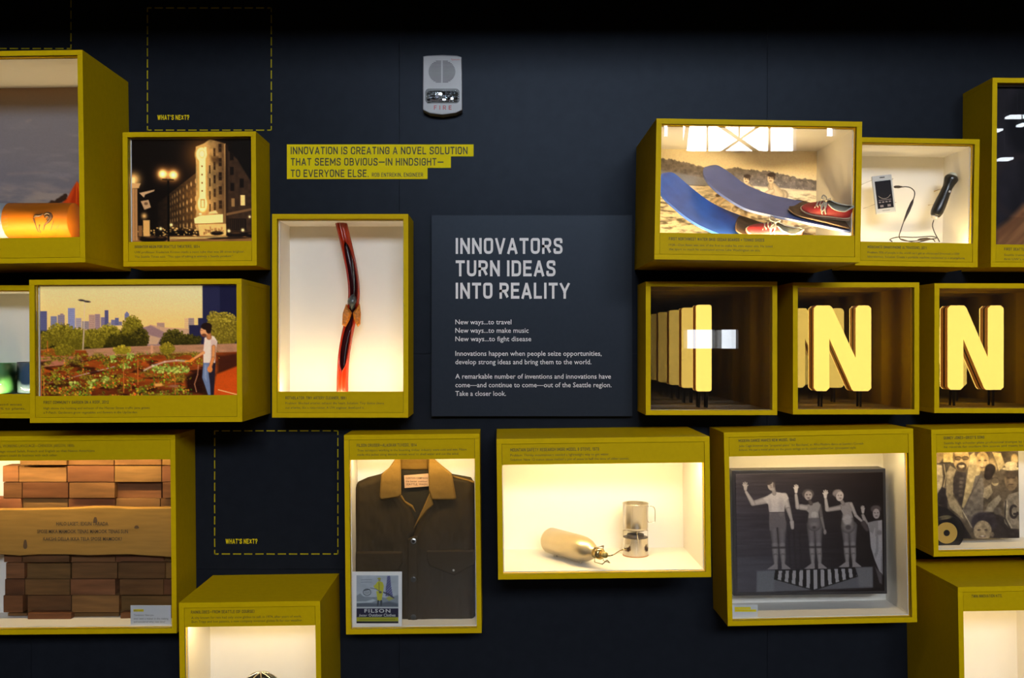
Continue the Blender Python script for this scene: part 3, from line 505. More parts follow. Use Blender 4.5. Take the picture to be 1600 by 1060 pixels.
def print_advert():
    c = Canvas(135, 105, 865, 942, 110, (158, 164, 172)); X, Y = c.X, c.Y
    c.tint(.92+.16*fbm(X, Y, 150, 120, 90)); c.poly([(135, 460), (200, 420), (270, 490), (400, 500), (520, 470), (640, 500), (865, 450), (865, 660), (135, 660)], (120, 128, 136), 16); c.poly([(135, 590), (300, 580), (500, 600), (700, 560), (865, 600), (865, 660), (135, 660)], (70, 78, 88), 30, .8); c.poly([(135, 560), (300, 560), (420, 520), (480, 540), (400, 580), (135, 590)], (176, 184, 190), 16, .8)
    c.poly([(670, 115), (720, 115), (740, 300), (770, 470), (640, 470), (645, 330), (660, 240)], (78, 80, 112), 8); c.tint(1+.5*c.mask(poly_sd(X, Y, [(670, 115), (720, 115), (770, 470), (640, 470)]))*(np.abs((X+Y) % 46-23) < 5)); c.poly([(600, 390), (700, 420), (800, 500), (780, 510), (690, 450), (600, 410)], (60, 62, 80), 6); c.poly([(650, 500), (700, 470), (790, 510), (700, 550)], (150, 150, 60), 12, .8)
    Yl = (172, 168, 52); c.poly([(500, 215), (540, 205), (590, 225), (612, 290), (600, 380), (520, 370), (495, 350), (455, 330), (430, 290), (460, 270)], Yl, 6); c.poly([(480, 380), (600, 380), (585, 470), (570, 550), (540, 550), (520, 550), (500, 550), (490, 450)], Yl, 6); c.ell(535, 185, 22, 26, (140, 130, 100), 5); c.ell(530, 160, 30, 14, (150, 146, 50), 5); c.line([(525, 230), (530, 370)], 8, (80, 76, 50), 6); c.line([(380, 325), (480, 345), (560, 400)], 10, (80, 80, 90), 6); c.ell(550, 400, 26, 20, (90, 86, 80), 6)
    c.cap(515, 555, 505, 625, 18, 16, (60, 66, 72), 6, .1); c.cap(565, 555, 565, 625, 18, 16, (60, 66, 72), 6, .1); c.ell(318, 400, 72, 62, (70, 76, 84), 5); c.ell(318, 400, 62, 50, (158, 164, 170), 5); c.line([(265, 370), (360, 350)], 14, (60, 64, 70), 4); c.line([(270, 400), (365, 395)], 8, (80, 84, 90), 4); c.line([(280, 425), (350, 420)], 8, (90, 94, 100), 4); c.line([(250, 480), (450, 495)], 10, (96, 104, 110), 8)
    for y in (182, 222): c.line([(215, y+4), (300, y), (400, y)], 9, (110, 114, 124), 6, .8)
    c.rect(130, 655, 870, 680, (176, 178, 178)); c.rect(130, 682, 870, 836, (28, 30, 52)); c.rect(130, 836, 870, 908, (150, 150, 30)); c.rect(130, 908, 870, 945, (26, 26, 34))
    for x in range(190, 800, 26): c.rect(x, 864, x+15, 884, (96, 98, 20), 4, .8)
    return c
# monoline condensed capitals: each glyph is (width, strokes); a point with a third value has a rounded corner
GL = {
 'A': (.56, [[(0, 0), (.46, 1)], [(.54, 1), (1, 0)], [(.19, .27), (.81, .27)]]), 'B': (.50, [[(.1, .53), (.93, .53, 1), (.93, 1, 1), (0, 1), (0, 0), (1, 0, 1), (1, .53, 1), (.4, .53)]]),
 'C': (.50, [[(1, .68), (1, 1, 1), (0, 1, 1), (0, 0, 1), (1, 0, 1), (1, .32)]]), 'D': (.50, [[(0, 0), (0, 1), (1, 1, 1), (1, 0, 1), (0, 0)]]),
 'E': (.44, [[(1, 1), (0, 1), (0, 0), (1, 0)], [(0, .53), (.88, .53)]]), 'F': (.43, [[(1, 1), (0, 1), (0, 0)], [(0, .5), (.86, .5)]]), 'G': (.50, [[(1, .7), (1, 1, 1), (0, 1, 1), (0, 0, 1), (1, 0, 1), (1, .47), (.55, .47)]]),
 'H': (.51, [[(0, 0), (0, 1)], [(1, 0), (1, 1)], [(0, .53), (1, .53)]]), 'I': (.0, [[(0, 0), (0, 1)]]), 'J': (.42, [[(1, 1), (1, 0, 1), (0, 0, 1), (0, .3)]]), 'K': (.52, [[(0, 0), (0, 1)], [(1, 1), (.05, .42)], [(.35, .6), (1, 0)]]),
 'L': (.42, [[(0, 1), (0, 0), (1, 0)]]), 'M': (.68, [[(0, 0), (0, 1)], [(.03, .98), (.5, .28)], [(.5, .28), (.97, .98)], [(1, 1), (1, 0)]]), 'N': (.53, [[(0, 0), (0, 1)], [(.02, .98), (.98, .02)], [(1, 0), (1, 1)]]), 'O': (.50, [[(.5, 1), (1, 1, 1), (1, 0, 1), (0, 0, 1), (0, 1, 1), (.52, 1)]]),
 'P': (.48, [[(0, 0), (0, 1), (1, 1, 1), (1, .44, 1), (0, .44)]]), 'Q': (.50, [[(.5, 1), (1, 1, 1), (1, 0, 1), (0, 0, 1), (0, 1, 1), (.52, 1)], [(.55, .25), (1.05, -.08)]]), 'R': (.50, [[(0, 0), (0, 1), (1, 1, 1), (1, .47, 1), (0, .47)], [(.55, .47), (1, 0)]]),
 'S': (.49, [[(.97, .82), (.97, 1, 1), (.03, 1, 1), (.03, .58, 1), (1, .46, 1), (1, 0, 1), (0, 0, 1), (0, .2)]]), 'T': (.48, [[(0, 1), (1, 1)], [(.5, 1), (.5, 0)]]), 'U': (.50, [[(0, 1), (0, 0, 1), (1, 0, 1), (1, 1)]]),
 'V': (.55, [[(0, 1), (.46, 0)], [(.54, 0), (1, 1)]]), 'W': (.82, [[(0, 1), (.25, 0)], [(.25, 0), (.48, .95)], [(.52, .95), (.75, 0)], [(.75, 0), (1, 1)]]), 'X': (.54, [[(0, 0), (1, 1)], [(0, 1), (1, 0)]]), 'Y': (.54, [[(0, 1), (.5, .42)], [(.5, .42), (1, 1)], [(.5, .45), (.5, 0)]]), 'Z': (.46, [[(0, 1), (1, 1), (0, 0), (1, 0)]]),
 '0': (.47, [[(.5, 1), (1, 1, 1), (1, 0, 1), (0, 0, 1), (0, 1, 1), (.52, 1)]]), '1': (.22, [[(0, .78), (1, 1), (1, 0)]]), '2': (.46, [[(0, .72), (0, 1, 1), (1, 1, 1), (1, .55), (0, 0), (1, 0)]]), '3': (.46, [[(0, .75), (0, 1, 1), (.95, 1, 1), (.95, .53, 1), (.4, .53)], [(.4, .53), (1, .53, 1), (1, 0, 1), (0, 0, 1), (0, .27)]]),
 '4': (.50, [[(.75, 0), (.75, 1), (0, .25), (1, .25)]]), '5': (.46, [[(.95, 1), (.05, 1), (.02, .53), (1, .6, 1), (1, 0, 1), (0, 0, 1), (0, .25)]]), '7': (.44, [[(0, 1), (1, 1), (.35, 0)]]), '8': (.47, [[(.5, .53), (.95, .53, 1), (.95, 1, 1), (.05, 1, 1), (.05, .53, 1), (.5, .53)], [(.5, .53), (1, .53, 1), (1, 0, 1), (0, 0, 1), (0, .53, 1), (.5, .53)]]),
 '6': (.46, [[(1, .8), (1, 1, 1), (0, 1, 1), (0, 0, 1), (1, 0, 1), (1, .56, 1), (0, .56)]]), '9': (.46, [[(1, .47), (0, .47, 1), (0, 1, 1), (1, 1, 1), (1, 0, 1), (0, 0, 1), (0, .2)]]), '.': (0, [[(0, 0), (0, .02)]]), ',': (.06, [[(1, .04), (0, -.12)]]), '’': (.05, [[(1, 1), (0, .82)]]), ':': (0, [[(0, .12), (0, .14)], [(0, .64), (0, .66)]]), ';': (.05, [[(1, .08), (0, -.1)], [(1, .62), (1, .64)]]),
 '—': (.75, [[(0, .45), (1, .45)]]), '-': (.28, [[(0, .45), (1, .45)]]), '+': (.4, [[(0, .45), (1, .45)], [(.5, .2), (.5, .7)]]), '(': (.12, [[(1, 1.05), (0, .75), (0, .2), (1, -.08)]]), ')': (.12, [[(0, 1.05), (1, .75), (1, .2), (0, -.08)]]), '?': (.44, [[(0, .74), (0, 1, 1), (1, 1, 1), (1, .58), (.48, .42), (.48, .26)], [(.48, 0), (.48, .03)]]),
 '/': (.35, [[(0, 0), (1, 1)]])}
def round_pts(pts, r):
    out = []
    for i, p in enumerate(pts):
        if len(p) == 2 or p[2] is False or i in (0, len(pts)-1): out.append((p[0], p[1])); continue
        a, b, c = np.array(pts[i-1][:2]), np.array(p[:2]), np.array(pts[i+1][:2]); u, v = a-b, c-b; lu, lv = np.hypot(*u), np.hypot(*v)
        q = min(r, lu*.5, lv*.5); s, e = b+u/lu*q, b+v/lv*q
        for t in (0, .2, .4, .6, .8, 1): out.append(tuple((1-t)**2*s+2*t*(1-t)*b*1.0+t*t*e))
    res = [out[0]]
    for p in out[1:]:
        if abs(p[0]-res[-1][0])+abs(p[1]-res[-1][1]) > 1e-3: res.append(p)
    return res
def caps(s, u0, vb, u1, cap_px, y, m, parent, name='lettering', sw=.15, rollm=None, gap=.16):
    """lettering in condensed monoline capitals, baseline vb, from u0 to u1"""
    V = []; Fc = []; x = 0.0; nst = 0; YO = []
    for ch in s:
        if ch == ' ': x += .36; continue
        w_, strokes = GL[ch]
        for st in strokes:
            p = [(q[0]*w_, q[1]*(1-sw)+sw/2, *q[2:]) for q in st]; p = round_pts(p, .23)
            P2 = [np.array((a+x+sw/2, b)) for a, b in p]; n = len(P2)
            closed = n > 5 and np.hypot(*(P2[0]-P2[-1])) < .06
            k0 = len(V); nst += 1
            for i in range(n):
                d0 = P2[i]-P2[i-1] if i > 0 else (P2[-1]-P2[-2] if closed else P2[1]-P2[0]); d1 = P2[i+1]-P2[i] if i < n-1 else (P2[1]-P2[0] if closed else d0)
                d0 = d0/(np.hypot(*d0)+1e-9); d1 = d1/(np.hypot(*d1)+1e-9); t = d0+d1; lt = np.hypot(*t); t = t/lt if lt > 1e-6 else d0
                nr = np.array((-t[1], t[0])); k = 1/max(.38, float(np.dot(nr, (-d0[1], d0[0])))); c = P2[i]
                if not closed and i in (0, n-1) and abs(t[0]) < .9: c = c+(t if i else -t)*sw*.5*(1 if abs(t[0]) < .2 else (1.05 if abs(t[0]) < .5 else 0))
                elif not closed and i in (0, n-1): c = c+(t if i else -t)*sw*.5
                V += [tuple(c+nr*sw/2*k), tuple(c-nr*sw/2*k)]
            YO += [-(nst % 7)*2e-5]*(len(V)-k0); Fc += [(k0+2*i, k0+2*i+1, k0+2*i+3, k0+2*i+2) for i in range(n-1)]
        x += w_+sw+gap
    A = np.clip(np.array(V), -1, 1e9); A[:, 1] = np.clip(A[:, 1], -.14, 1.0) if '(' not in s else A[:, 1]
    a, b = P(u0, vb, y), P(u1, vb, y); k = (b.x-a.x)/(x-gap); h = cap_px/F*(D+y); X = A[:, 0]*k; Z = A[:, 1]*h
    if rollm: X, Z = X*math.cos(rollm)+Z*math.sin(rollm), Z*math.cos(rollm)-X*math.sin(rollm)
    return put(name, ([(a.x+i, y+q, a.z+j) for i, j, q in zip(X, Z, YO)], Fc), m, parent)
# ------------------------------------------------------------------ materials
M = {}
M['yellow'] = noisy(mat('yellow_paint', (.66, .435, .002), .5, Specular_IOR_Level=.04), 60, .04)
M['label'] = noisy(mat('yellow_label', (.60, .395, .002), .5, Specular_IOR_Level=.04), 80, .03)
M['wall'] = noisy(mat('blue_black_wall', (.0120, .0135, .0185), .36, Specular_IOR_Level=.07, Specular_Tint=(.62, .76, 1, 1)), 30, .12, bump=.08)
M['panel'] = noisy(mat('slate_panel', (.022, .025, .034), .36, Specular_IOR_Level=.12, Specular_Tint=(.62, .78, 1, 1)), 90, .06)
M['white'] = noisy(mat('white_liner', (.80, .77, .72), .6), 40, .02)
M['glass'] = pane_mat('case_glass'); M['half'] = pane_mat('half_mirror', .70)
M['mirror'] = mat('mirror', (.92, .90, .86), .0, 1.0)
M['ink'] = mat('dark_ink', (.035, .028, .004), .6); M['inkbrown'] = mat('engraved_text', (.05, .028, .012), .7)
M['lime'] = mat('yellow_vinyl', (.84, .66, .004), .5, Specular_IOR_Level=.04); M['limedim'] = mat('yellow_vinyl_line', (.40, .32, .008), .5, Specular_IOR_Level=.04)
M['pale'] = mat('pale_lettering', (.86, .80, .79), .6); M['black'] = mat('black_plastic', (.012, .012, .013), .28)
pm = mat('photo_print', (.5, .5, .5), .45, Specular_IOR_Level=.08); at = pm.node_tree.nodes.new('ShaderNodeAttribute'); at.attribute_name = 'ink'; pm.node_tree.links.new(at.outputs['Color'], pm.node_tree.nodes['Principled BSDF'].inputs['Base Color']); M['print'] = pm
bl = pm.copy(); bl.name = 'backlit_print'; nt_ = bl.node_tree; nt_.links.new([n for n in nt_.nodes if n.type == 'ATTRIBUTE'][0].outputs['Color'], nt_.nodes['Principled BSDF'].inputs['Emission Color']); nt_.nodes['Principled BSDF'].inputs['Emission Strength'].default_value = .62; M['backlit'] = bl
M['led'] = mat('led_housing', (.7, .7, .65), .4)
# ------------------------------------------------------------------ the hall
wl = thing('wall_back', None, None, (0, 0, 0), kind='structure')
bm = BM(); box(bm, -5, 5, .012, .2, 0, 4.4); put('wall_core', bm, mat('wall_core', (.004, .004, .005), .8), wl)
us = [-2400, -1676, -1101, -526, 49, 624, 1199, 1774, 2349, 2924, 3400]; vs = [-1000, -458, -121, 216, 553, 890, 1227, 1598]
us = [u for u in us if -4.9 < P(u, 0).x < 4.9]
xs = [-5]+[P(u, 0).x for u in us]+[5]; zs = [4.4, P(0, -458).z, P(0, 216).z, P(0, 890).z, 0]
for i in range(len(xs)-1):
    zz = [4.4, P(0, 553 if us and i in (4, 0, 8) else 890).z, 0]
    for a, b in zip(zz, zz[1:]):
        bm = BM(); box(bm, xs[i]+.0006, xs[i+1]-.0006, 0, .013, b+.0006, a-.0006); put('wall_panel', bm, M['wall'], wl)
def shell(name, args, m): bm = BM(); box(bm, *args); return tag(put(name, bm, m, None, loc=((args[0]+args[1])/2, (args[2]+args[3])/2, args[4])), kind='structure')
floor_m = noisy(mat('wood_floor', (.19, .115, .06), .4), 6, .3, (1, 8, 1)); dark_m = noisy(mat('dark_hall_paint', (.08, .08, .085), .7), 5, .1)
shell('floor', (-9, 9, -11, .2, -.1, 0), floor_m); shell('ceiling', (-9, 9, -11, .2, 5.6, 5.7), dark_m)
shell('wall_left', (-9.1, -9, -11, .2, 0, 5.6), dark_m); shell('wall_right', (9, 9.1, -11, .2, 0, 5.6), dark_m)
shell('wall_left_return', (-9, -5, .1, .2, 0, 5.6), dark_m); shell('wall_right_return', (5, 9, .1, .2, 0, 5.6), dark_m)
shell('trim_soffit', (-5, 5, -.9, .2, 2.615, 5.6), noisy(mat('soffit_black', (.01, .01, .012), .8), 4, .1))
YR = -9.0
def rear(x0, x1, z0, z1): shell('wall_rear', (x0, x1, YR-.2, YR, z0, z1), dark_m)
wins = [(-1.0, 1.85, 3.82, 5.2, 0), (2.216, 3.58, 3.82, 5.2, 1), (1.99, 2.05, 4.0, 5.2, 0), (3.95, 4.06, 4.0, 5.2, 0), (2.35, 2.69, 1.436, 1.675, 0), (2.78, 2.99, 1.436, 1.675, 0)]
def pierced(x0, x1, z0, z1, holes):
    """rear wall built as columns of blocks around its windows"""
    xs_ = sorted({x0, x1, *[v for h in holes for v in h[:2]]})
    for a, b in zip(xs_, xs_[1:]):
        col = sorted([h for h in holes if h[0] <= a+1e-6 and h[1] >= b-1e-6], key=lambda h: h[2]); z = z0
        for h in col: rear(a, b, z, h[2]); z = h[3]
        rear(a, b, z, z1)
pierced(-9, 9, 0, 5.6, wins)
sky2_m = emit('daylight_glass_low', (.85, .92, 1.0), 1.5)
sky_m = emit('daylight_glass', (.84, .92, 1.0), WINDOW_LIGHT); beam_m = mat('grey_steel', (.05, .05, .055), .6)
for k, (x0, x1, z0, z1, truss) in enumerate(wins):
    t = thing('window_%d' % (k+1), None, None, ((x0+x1)/2, YR, z0), kind='structure')
    bm = BM(); box(bm, x0, x1, YR-.15, YR-.13, z0, z1); put('pane', bm, sky_m if z0 > 2 else sky2_m, t)
    if truss:
        for sg in (1, -1): bm = BM(); tube(bm, [(2.91-sg*1.9, YR-.05, 3.97-1.33), (2.91+sg*1.9, YR-.05, 3.97+1.33)], .032, 6); put('brace', bm, beam_m, t)
        bm = BM(); tube(bm, [(2.22, YR-.05, 3.7), (2.42, YR-.05, 5.2)], .035, 6); put('brace', bm, beam_m, t)
        for xx, r_, zz in ((2.52, .014, 3.8), (3.27, .018, 3.8), (2.905, .012, 4.0)): bm = BM(); tube(bm, [(xx, YR-.05, zz), (xx, YR-.05, 5.2)], r_, 6); put('mullion', bm, beam_m, t)
lamp_m = emit('lamp_face', (.85, .92, 1.0), 14)
for q_, (x, y, z) in enumerate(((5.74, -7.7, 4.0), (5.70, -8.1, 3.94), (5.62, -7.4, 3.84), (5.76, -8.0, 3.59))):
    t = thing('ceiling_light', ('longest', 'second longest', 'smallest', 'lowest hung')[q_]+' linear ceiling light in the hall, mirrored in the tall case', 'light', (x, y, z), 'ceiling lights mirrored in the tall case')
    bm = BM(); hw_ = (.11, .065, .03, .07)[q_]; box(bm, x-hw_, x+hw_, y-.06, y+.06, z, z+.02); put('diffuser', bm, lamp_m, t); bm = BM(); box(bm, x-hw_-.01, x+hw_+.01, y-.07, y+.07, z+.02, z+.06); put('housing', bm, beam_m, t); bm = BM(); tube(bm, [(x, y, z+.06), (x, y, 5.6)], .006, 6); put('hanger', bm, beam_m, t)
# ------------------------------------------------------------------ display cases
T = .0145
CASES = {}
def case(key, label, rect, roll, depth, side, bound, led, captions=(), pane='glass', liner=True, riser=False, led_dir=None, cat='display case'):
    u0, v0, u1, v1 = rect; a = P(u0, v0, -depth); b = P(u1, v1, -depth); cw, h = b.x-a.x, a.z-b.z; c = (a+b)/2; r = math.radians(roll)
    loc = (c.x-h/2*math.sin(r), 0, c.z-h/2*math.cos(r))
    t = thing('display_case', label, 'display case', loc, 'yellow display cases on the wall', r)
    W = cw/2; bm = BM()
    # boards of the housing with mitred look
    box(bm, -W, W, -depth, 0, h-T, h, .0008); box(bm, -W, W, -depth, 0, 0, T, .0008); box(bm, -W, -W+T, -depth, 0, T, h-T, .0008); box(bm, W-T, W, -depth, 0, T, h-T, .0008)
    put('housing', bm, M['yellow'], t, True)
    S = (D-depth)/F; zb = c.z-(bound-(v0+v1)/2)*S if bound else None; zb = (zb-(c.z-h/2)) if bound else None
    gy0, gy1 = T, h-T; g = .0009
    if side:
        bm = BM(); z0, z1 = (T+g, zb) if side == 'b' else (zb, h-T-g)
        box(bm, -W+T+g, W-T-g, -depth+.0014, -depth+.0052, z0, z1); put('label_panel', bm, M['label'], t, True)
        bm = BM(); box(bm, -W+T, W-T, -depth+.0052, -depth+.0075, z0-(g if side == 'b' else 0), z1+(g if side == 't' else 0)); put('label_backing', bm, M['ink'], t, True)
        gy0, gy1 = (zb, h-T) if side == 'b' else (T, zb)
    bm = BM(); box(bm, -W+T, W-T, -depth+.010, -depth+.013, gy0-(.006 if side == 'b' else 0), gy1+(.006 if side == 't' else 0)); put('glass_pane', bm, M['glass'], t, True)
    if pane == 'half': yy = -depth+.0137; put('mirror_film', ([(-W+T, yy, gy0), (W-T, yy, gy0), (W-T, yy, gy1), (-W+T, yy, gy1)], [(0, 1, 2, 3)]), M['half'], t, True)
    bm = BM(); y0 = -depth+.022; q = .003
    if liner:
        box(bm, -W+T, W-T, y0, -.004, h-T-q, h-T); box(bm, -W+T, W-T, y0, -.004, T, T+q); box(bm, -W+T, -W+T+q, y0, -.004, T+q, h-T-q); box(bm, W-T-q, W-T, y0, -.004, T+q, h-T-q)
        put('liner', bm, M['white'], t, True)
        bm = BM(); box(bm, -W+T+q, W-T-q, -.009, -.004, T+q, h-T-q); put('back_panel', bm, M['white'], t, True)
    if riser:
        bm = BM(); box(bm, -W+T+q, W-T-q, -depth+riser, -.009, T+q, zb-.004, .001); put('raised_floor', bm, M['white'], t, True)
    if side:
        zl = zb-.012 if side == 'b' else zb+.012; bm = BM(); box(bm, -W*.9, W*.9, -depth+.0075, -depth+.014, zl-.004, zl+.004); put('led_strip', bm, M['led'], t, True)
        d = led_dir or ((0, .55, 1) if side == 'b' else (0, .55, -1))
        if led: look_light('led_light', (0, -depth+.024, zl+(.002 if side == 'b' else -.002)), d, cw*.84, .008, led, LED, t)
    for s, cu0, cv, cu1, hh in captions:
        if s.isupper(): caps(s, cu0, cv, cu1, hh, -depth+.0012, M['ink'], t, 'caption', .16, r)
        else: text(s, cu0, cv, cu1, hh, -depth+.0012, M['ink'], t, 'caption', 0, rollm=r)
    CASES[key] = (t, W, h, depth, zb, c); return t
B = .30   # base LED watts
case('A', 'deep yellow case at upper left with orange tube before a cloudy sky photo', (-120, 79.5, 131, 412), -.8, .32, 'b', 372, .55, [('.', -2, 390, 1, 4)], riser=.07, led_dir=(0, 1, .7))
case('B', 'small square yellow case with a sepia night photo of a lit theatre tower', (192, 206, 400.5, 416), -.4, .165, 'b', 377.3, .0,
     [('BRIGHTER NEON FOR SEATTLE THEATERS, 1934', 210.5, 388, 312, 4.2), ('UW professor Frederick Kirsten made a neon tube that was 20 times brighter.', 210.5, 396, 382, 3.4), ('The Seattle Times said: “This type of tubing is entirely a Seattle product.”', 210.5, 403, 364, 3.4)])
case('C', 'deep wide yellow case with a colour photo of a rooftop garden', (46, 436.5, 378, 660.5), -.3, .32, 'b', 618.5, .0,
     [('FIRST COMMUNITY GARDEN ON A ROOF, 2012', 68, 631.5, 170, 4.6), ('High above the honking and exhaust of the Mercer Street traffic jams grows', 68, 640, 234, 3.7), ('a P-Patch. Gardeners grow vegetables and flowers in the UpGarden.', 68, 646.8, 215, 3.7)])
case('L', 'yellow case cut by the left edge, holding a jar of green liquid', (-150, 446, 82, 654), 0, .165, 'b', 616, .42,
     [('water-based wines', -28, 634, 34, 3.6), ('giving 10% to plants,', -30, 640.5, 40, 3.6)], riser=.05)
case('D', 'upright yellow case with a red artery model on a glowing white ground', (425, 334.5, 638, 653), 0, .165, 'b', 612.3, .33,
     [('ROTABLATOR: TINY ARTERY CLEANER, 1981', 446, 624.3, 541, 4.6), ('Problem: Blocked arteries exhaust the heart. Solution: Tiny device cleans', 446, 632, 600, 3.7), ('out arteries, like a roto-rooter. A UW engineer developed it.', 446, 639, 569, 3.7)])
case('F', 'deep yellow case with two blue water skis and red sneakers', (1024, 187.5, 1345.6, 408), .9, .37, 'b', 366, 1.0,
     [('FIRST NORTHWEST WATER SKIS: CEDAR BOARDS + TENNIS SHOES', 1045, 375.5, 1194, 4.6), ('1928—Don Ibsen was one of the first to make his own water skis. He loved', 1045, 384.3, 1207, 3.7), ('the sport so much he commuted across Lake Washington on skis.', 1045.5, 391, 1188, 3.7)], led_dir=(0, 1, .45))
case('G', 'yellow case with a white phone wired to a black ultrasound probe', (1338, 216, 1529.3, 416.5), 1.0, .19, 'b', 379, .22,
     [('MOBISANTE SMARTPHONE ULTRASOUND, 2011', 1355.5, 388, 1448, 4.0), ('Problem: 70% of people in the world can’t get an ultrasound (invented in UW', 1355.5, 396, 1499, 3.4), ('laboratories). Solution: Create a portable machine connected to a smartphone.', 1355.5, 402.5, 1508, 3.4)], riser=.055)
case('H', 'tall yellow case cut by the right edge with a dark photo behind glass', (1549.5, 122, 1680, 418), .5, .174, 'b', 382.5, .0,
     [('FIRST SEATTLE DEVICES THAT LAST, 1962', 1569, 391.5, 1664, 4.2), ('Seattle trained the surgeons who built the', 1569, 400, 1668, 3.4), ('first UW’s of quality hearts.', 1569, 406.5, 1640, 3.4)])
for k, lab, rc, rl in (('I', 'square yellow mirror case with a glowing letter I', (1009, 440, 1214.5, 649), 0), ('J', 'square yellow mirror case with a glowing letter N, beside the letter I', (1239, 441.5, 1436.5, 648), 0), ('K', 'yellow mirror case with a glowing letter N, cut by the right edge', (1460, 443, 1665, 646), .1)):
    case(k, lab, rc, rl, .165, None, None, 0, pane='half', liner=False)
case('M', 'large yellow case at lower left with stacked wooden blocks and a carved plank', (-150, 681.5, 275, 992), -.5, .178, 't', 720, .75,
     [('PRACTICAL WORKING LANGUAGE—CHINOOK JARGON, 1800s', -22, 699.8, 116, 4.8), ('The language mixed Salish, French and English so that Native Americans', -22, 707.7, 148, 3.8), ('and newcomers could do business with each other.', -22, 714.2, 90, 3.8)], led_dir=(0, .8, -1))
case('O', 'deep yellow case rising from the bottom edge with a snow globe', (281, 941, 502, 1200), -.8, .31, 't', 979.3, .26,
     [('RAINGLOBES—FROM SEATTLE (OF COURSE)', 298.5, 959.5, 397.5, 4.8), ('A city known for rain had only snow globes to sell, in 1974, after years of work,', 299, 967.6, 471, 3.8), ('Burt Tripp and lost patents, a new company invented globes fit for our weather.', 299.5, 973.8, 473, 3.8)])
case('P', 'upright yellow case holding a folded dark wool work jacket', (539, 679, 751, 991), -.6, .15, 't', 718.2, .26,
     [('FILSON CRUISER—ALASKAN TUXEDO, 1914', 557.5, 698.8, 651, 4.8), ('Tree surveyors working in the booming timber industry were cold and wet. Filson', 558.5, 706, 729, 3.7), ('made this jacket using densely woven wool to shed water and cut the wind.', 558.5, 712.6, 717, 3.7)])
case('Q', 'deep wide yellow case with a camping stove and fuel bottle, brightly lit', (777, 684.3, 1110, 904.3), -.7, .31, 't', 725, .95,
     [('MOUNTAIN SAFETY RESEARCH (MSR) MODEL 9 STOVE, 1973', 797.5, 706, 936, 5.0), ('Problem: Thirsty mountaineers needed a lightweight way to get water.', 797.5, 713.6, 952, 3.9), ('Solution: New 12-ounce stove melted a pot of snow in half the time of other stoves.', 797.5, 720.6, 983, 3.9)])
case('R', 'large square yellow case with a framed photo of four dancers', (1134, 673, 1430, 976), -1.2, .185, 't', 711, .30,
     [('MODERN DANCE MAKES NEW MUSIC, 1940', 1154, 691.3, 1243, 4.4), ('John Cage invented the “prepared piano” for Bacchanal, an Afro-Modern dance at Seattle’s Cornish', 1154.5, 699, 1349, 3.6), ('School. He put a metal plate on the piano strings so its sound matched her syncopated style.', 1154.5, 705.2, 1338, 3.6)])
case('S', 'yellow case at the right edge with a crowd photo and a black record', (1457, 669, 1700, 868), -1.2, .17, 't', 705.5, .20,
     [('QUINCY JONES—GRIOT’S SONG', 1474.5, 687, 1538, 4.4), ('Seattle high schooler plans professional trumpet by 1948. Bandleader', 1475, 694.6, 1640, 3.6), ('he records for modern film scores and meets his early songs of', 1475, 700.6, 1636, 3.6)])
case('T', 'deep yellow case in the lower right corner, empty and white inside', (1499, 916, 1700, 1200), -1.0, .33, 't', 954.5, .36, [('TWIN INNOVATION KITS,', 1518, 934.5, 1566, 4.6)])
# ------------------------------------------------------------------ wall graphics
t = thing('info_panel', 'square dark slate panel reading INNOVATORS TURN IDEAS INTO REALITY', 'sign', P(831, 651, -.02))
a, b = P(674, 336, -.03), P(988, 651, -.03); bm = BM(); box(bm, a.x, b.x, -.03, -.012, b.z, a.z, .0012); put('board', bm, M['panel'], t); bm = BM(); box(bm, a.x+.03, b.x-.03, -.012, 0, b.z+.03, a.z-.03); put('mounting_block', bm, M['black'], t)
for s, u1, vb in (('INNOVATORS', 879, 397), ('TURN IDEAS', 868, 432), ('INTO REALITY', 890, 467)): caps(s, 712, vb, u1, 25, -.0305, M['pale'], t, 'heading', .175)
for s, u1, vb in (('New ways...to travel', 799, 507), ('New ways...to make music', 826, 520.2), ('New ways...to fight disease', 830, 533.4), ('Innovations happen when people seize opportunities,', 940, 556.2), ('develop strong ideas and bring them to the world.', 924, 569.4),
                  ('A remarkable number of inventions and innovations have', 954.5, 592), ('come—and continue to come—out of the Seattle region.', 955.5, 605.4), ('Take a closer look.', 790.5, 618.8)): text(s, 711.5, vb, u1, 7.9, -.0305, M['pale'], t, 'body_text', .004)
t = thing('quote_sign', 'stepped bright yellow quote strips with dark lettering on the wall', 'sign', P(560, 280, 0))
for x0, v0, x1, v1 in ((448.5, 226, 740, 244.6), (448.5, 244.6, 704.5, 262.6), (448.5, 262.6, 668, 280)):
    a, b = P(x0, v0), P(x1, v1); bm = BM(); box(bm, a.x, b.x, -.002, 0, b.z, a.z); put('strip', bm, M['lime'], t)
inkd = mat('quote_ink', (.02, .014, .004), .6)
for s, u1, vb in (('INNOVATION IS CREATING A NOVEL SOLUTION', 730.5, 241.3), ('THAT SEEMS OBVIOUS—IN HINDSIGHT—', 693, 258.9), ('TO EVERYONE ELSE.', 576, 276.9)): caps(s, 454.3, vb, u1, 11.8, -.0024, inkd, t, 'lettering', .155)
caps('ROB ENTREKIN, ENGINEER', 581, 276.5, 661, 6.3, -.0024, inkd, t, 'lettering', .155)
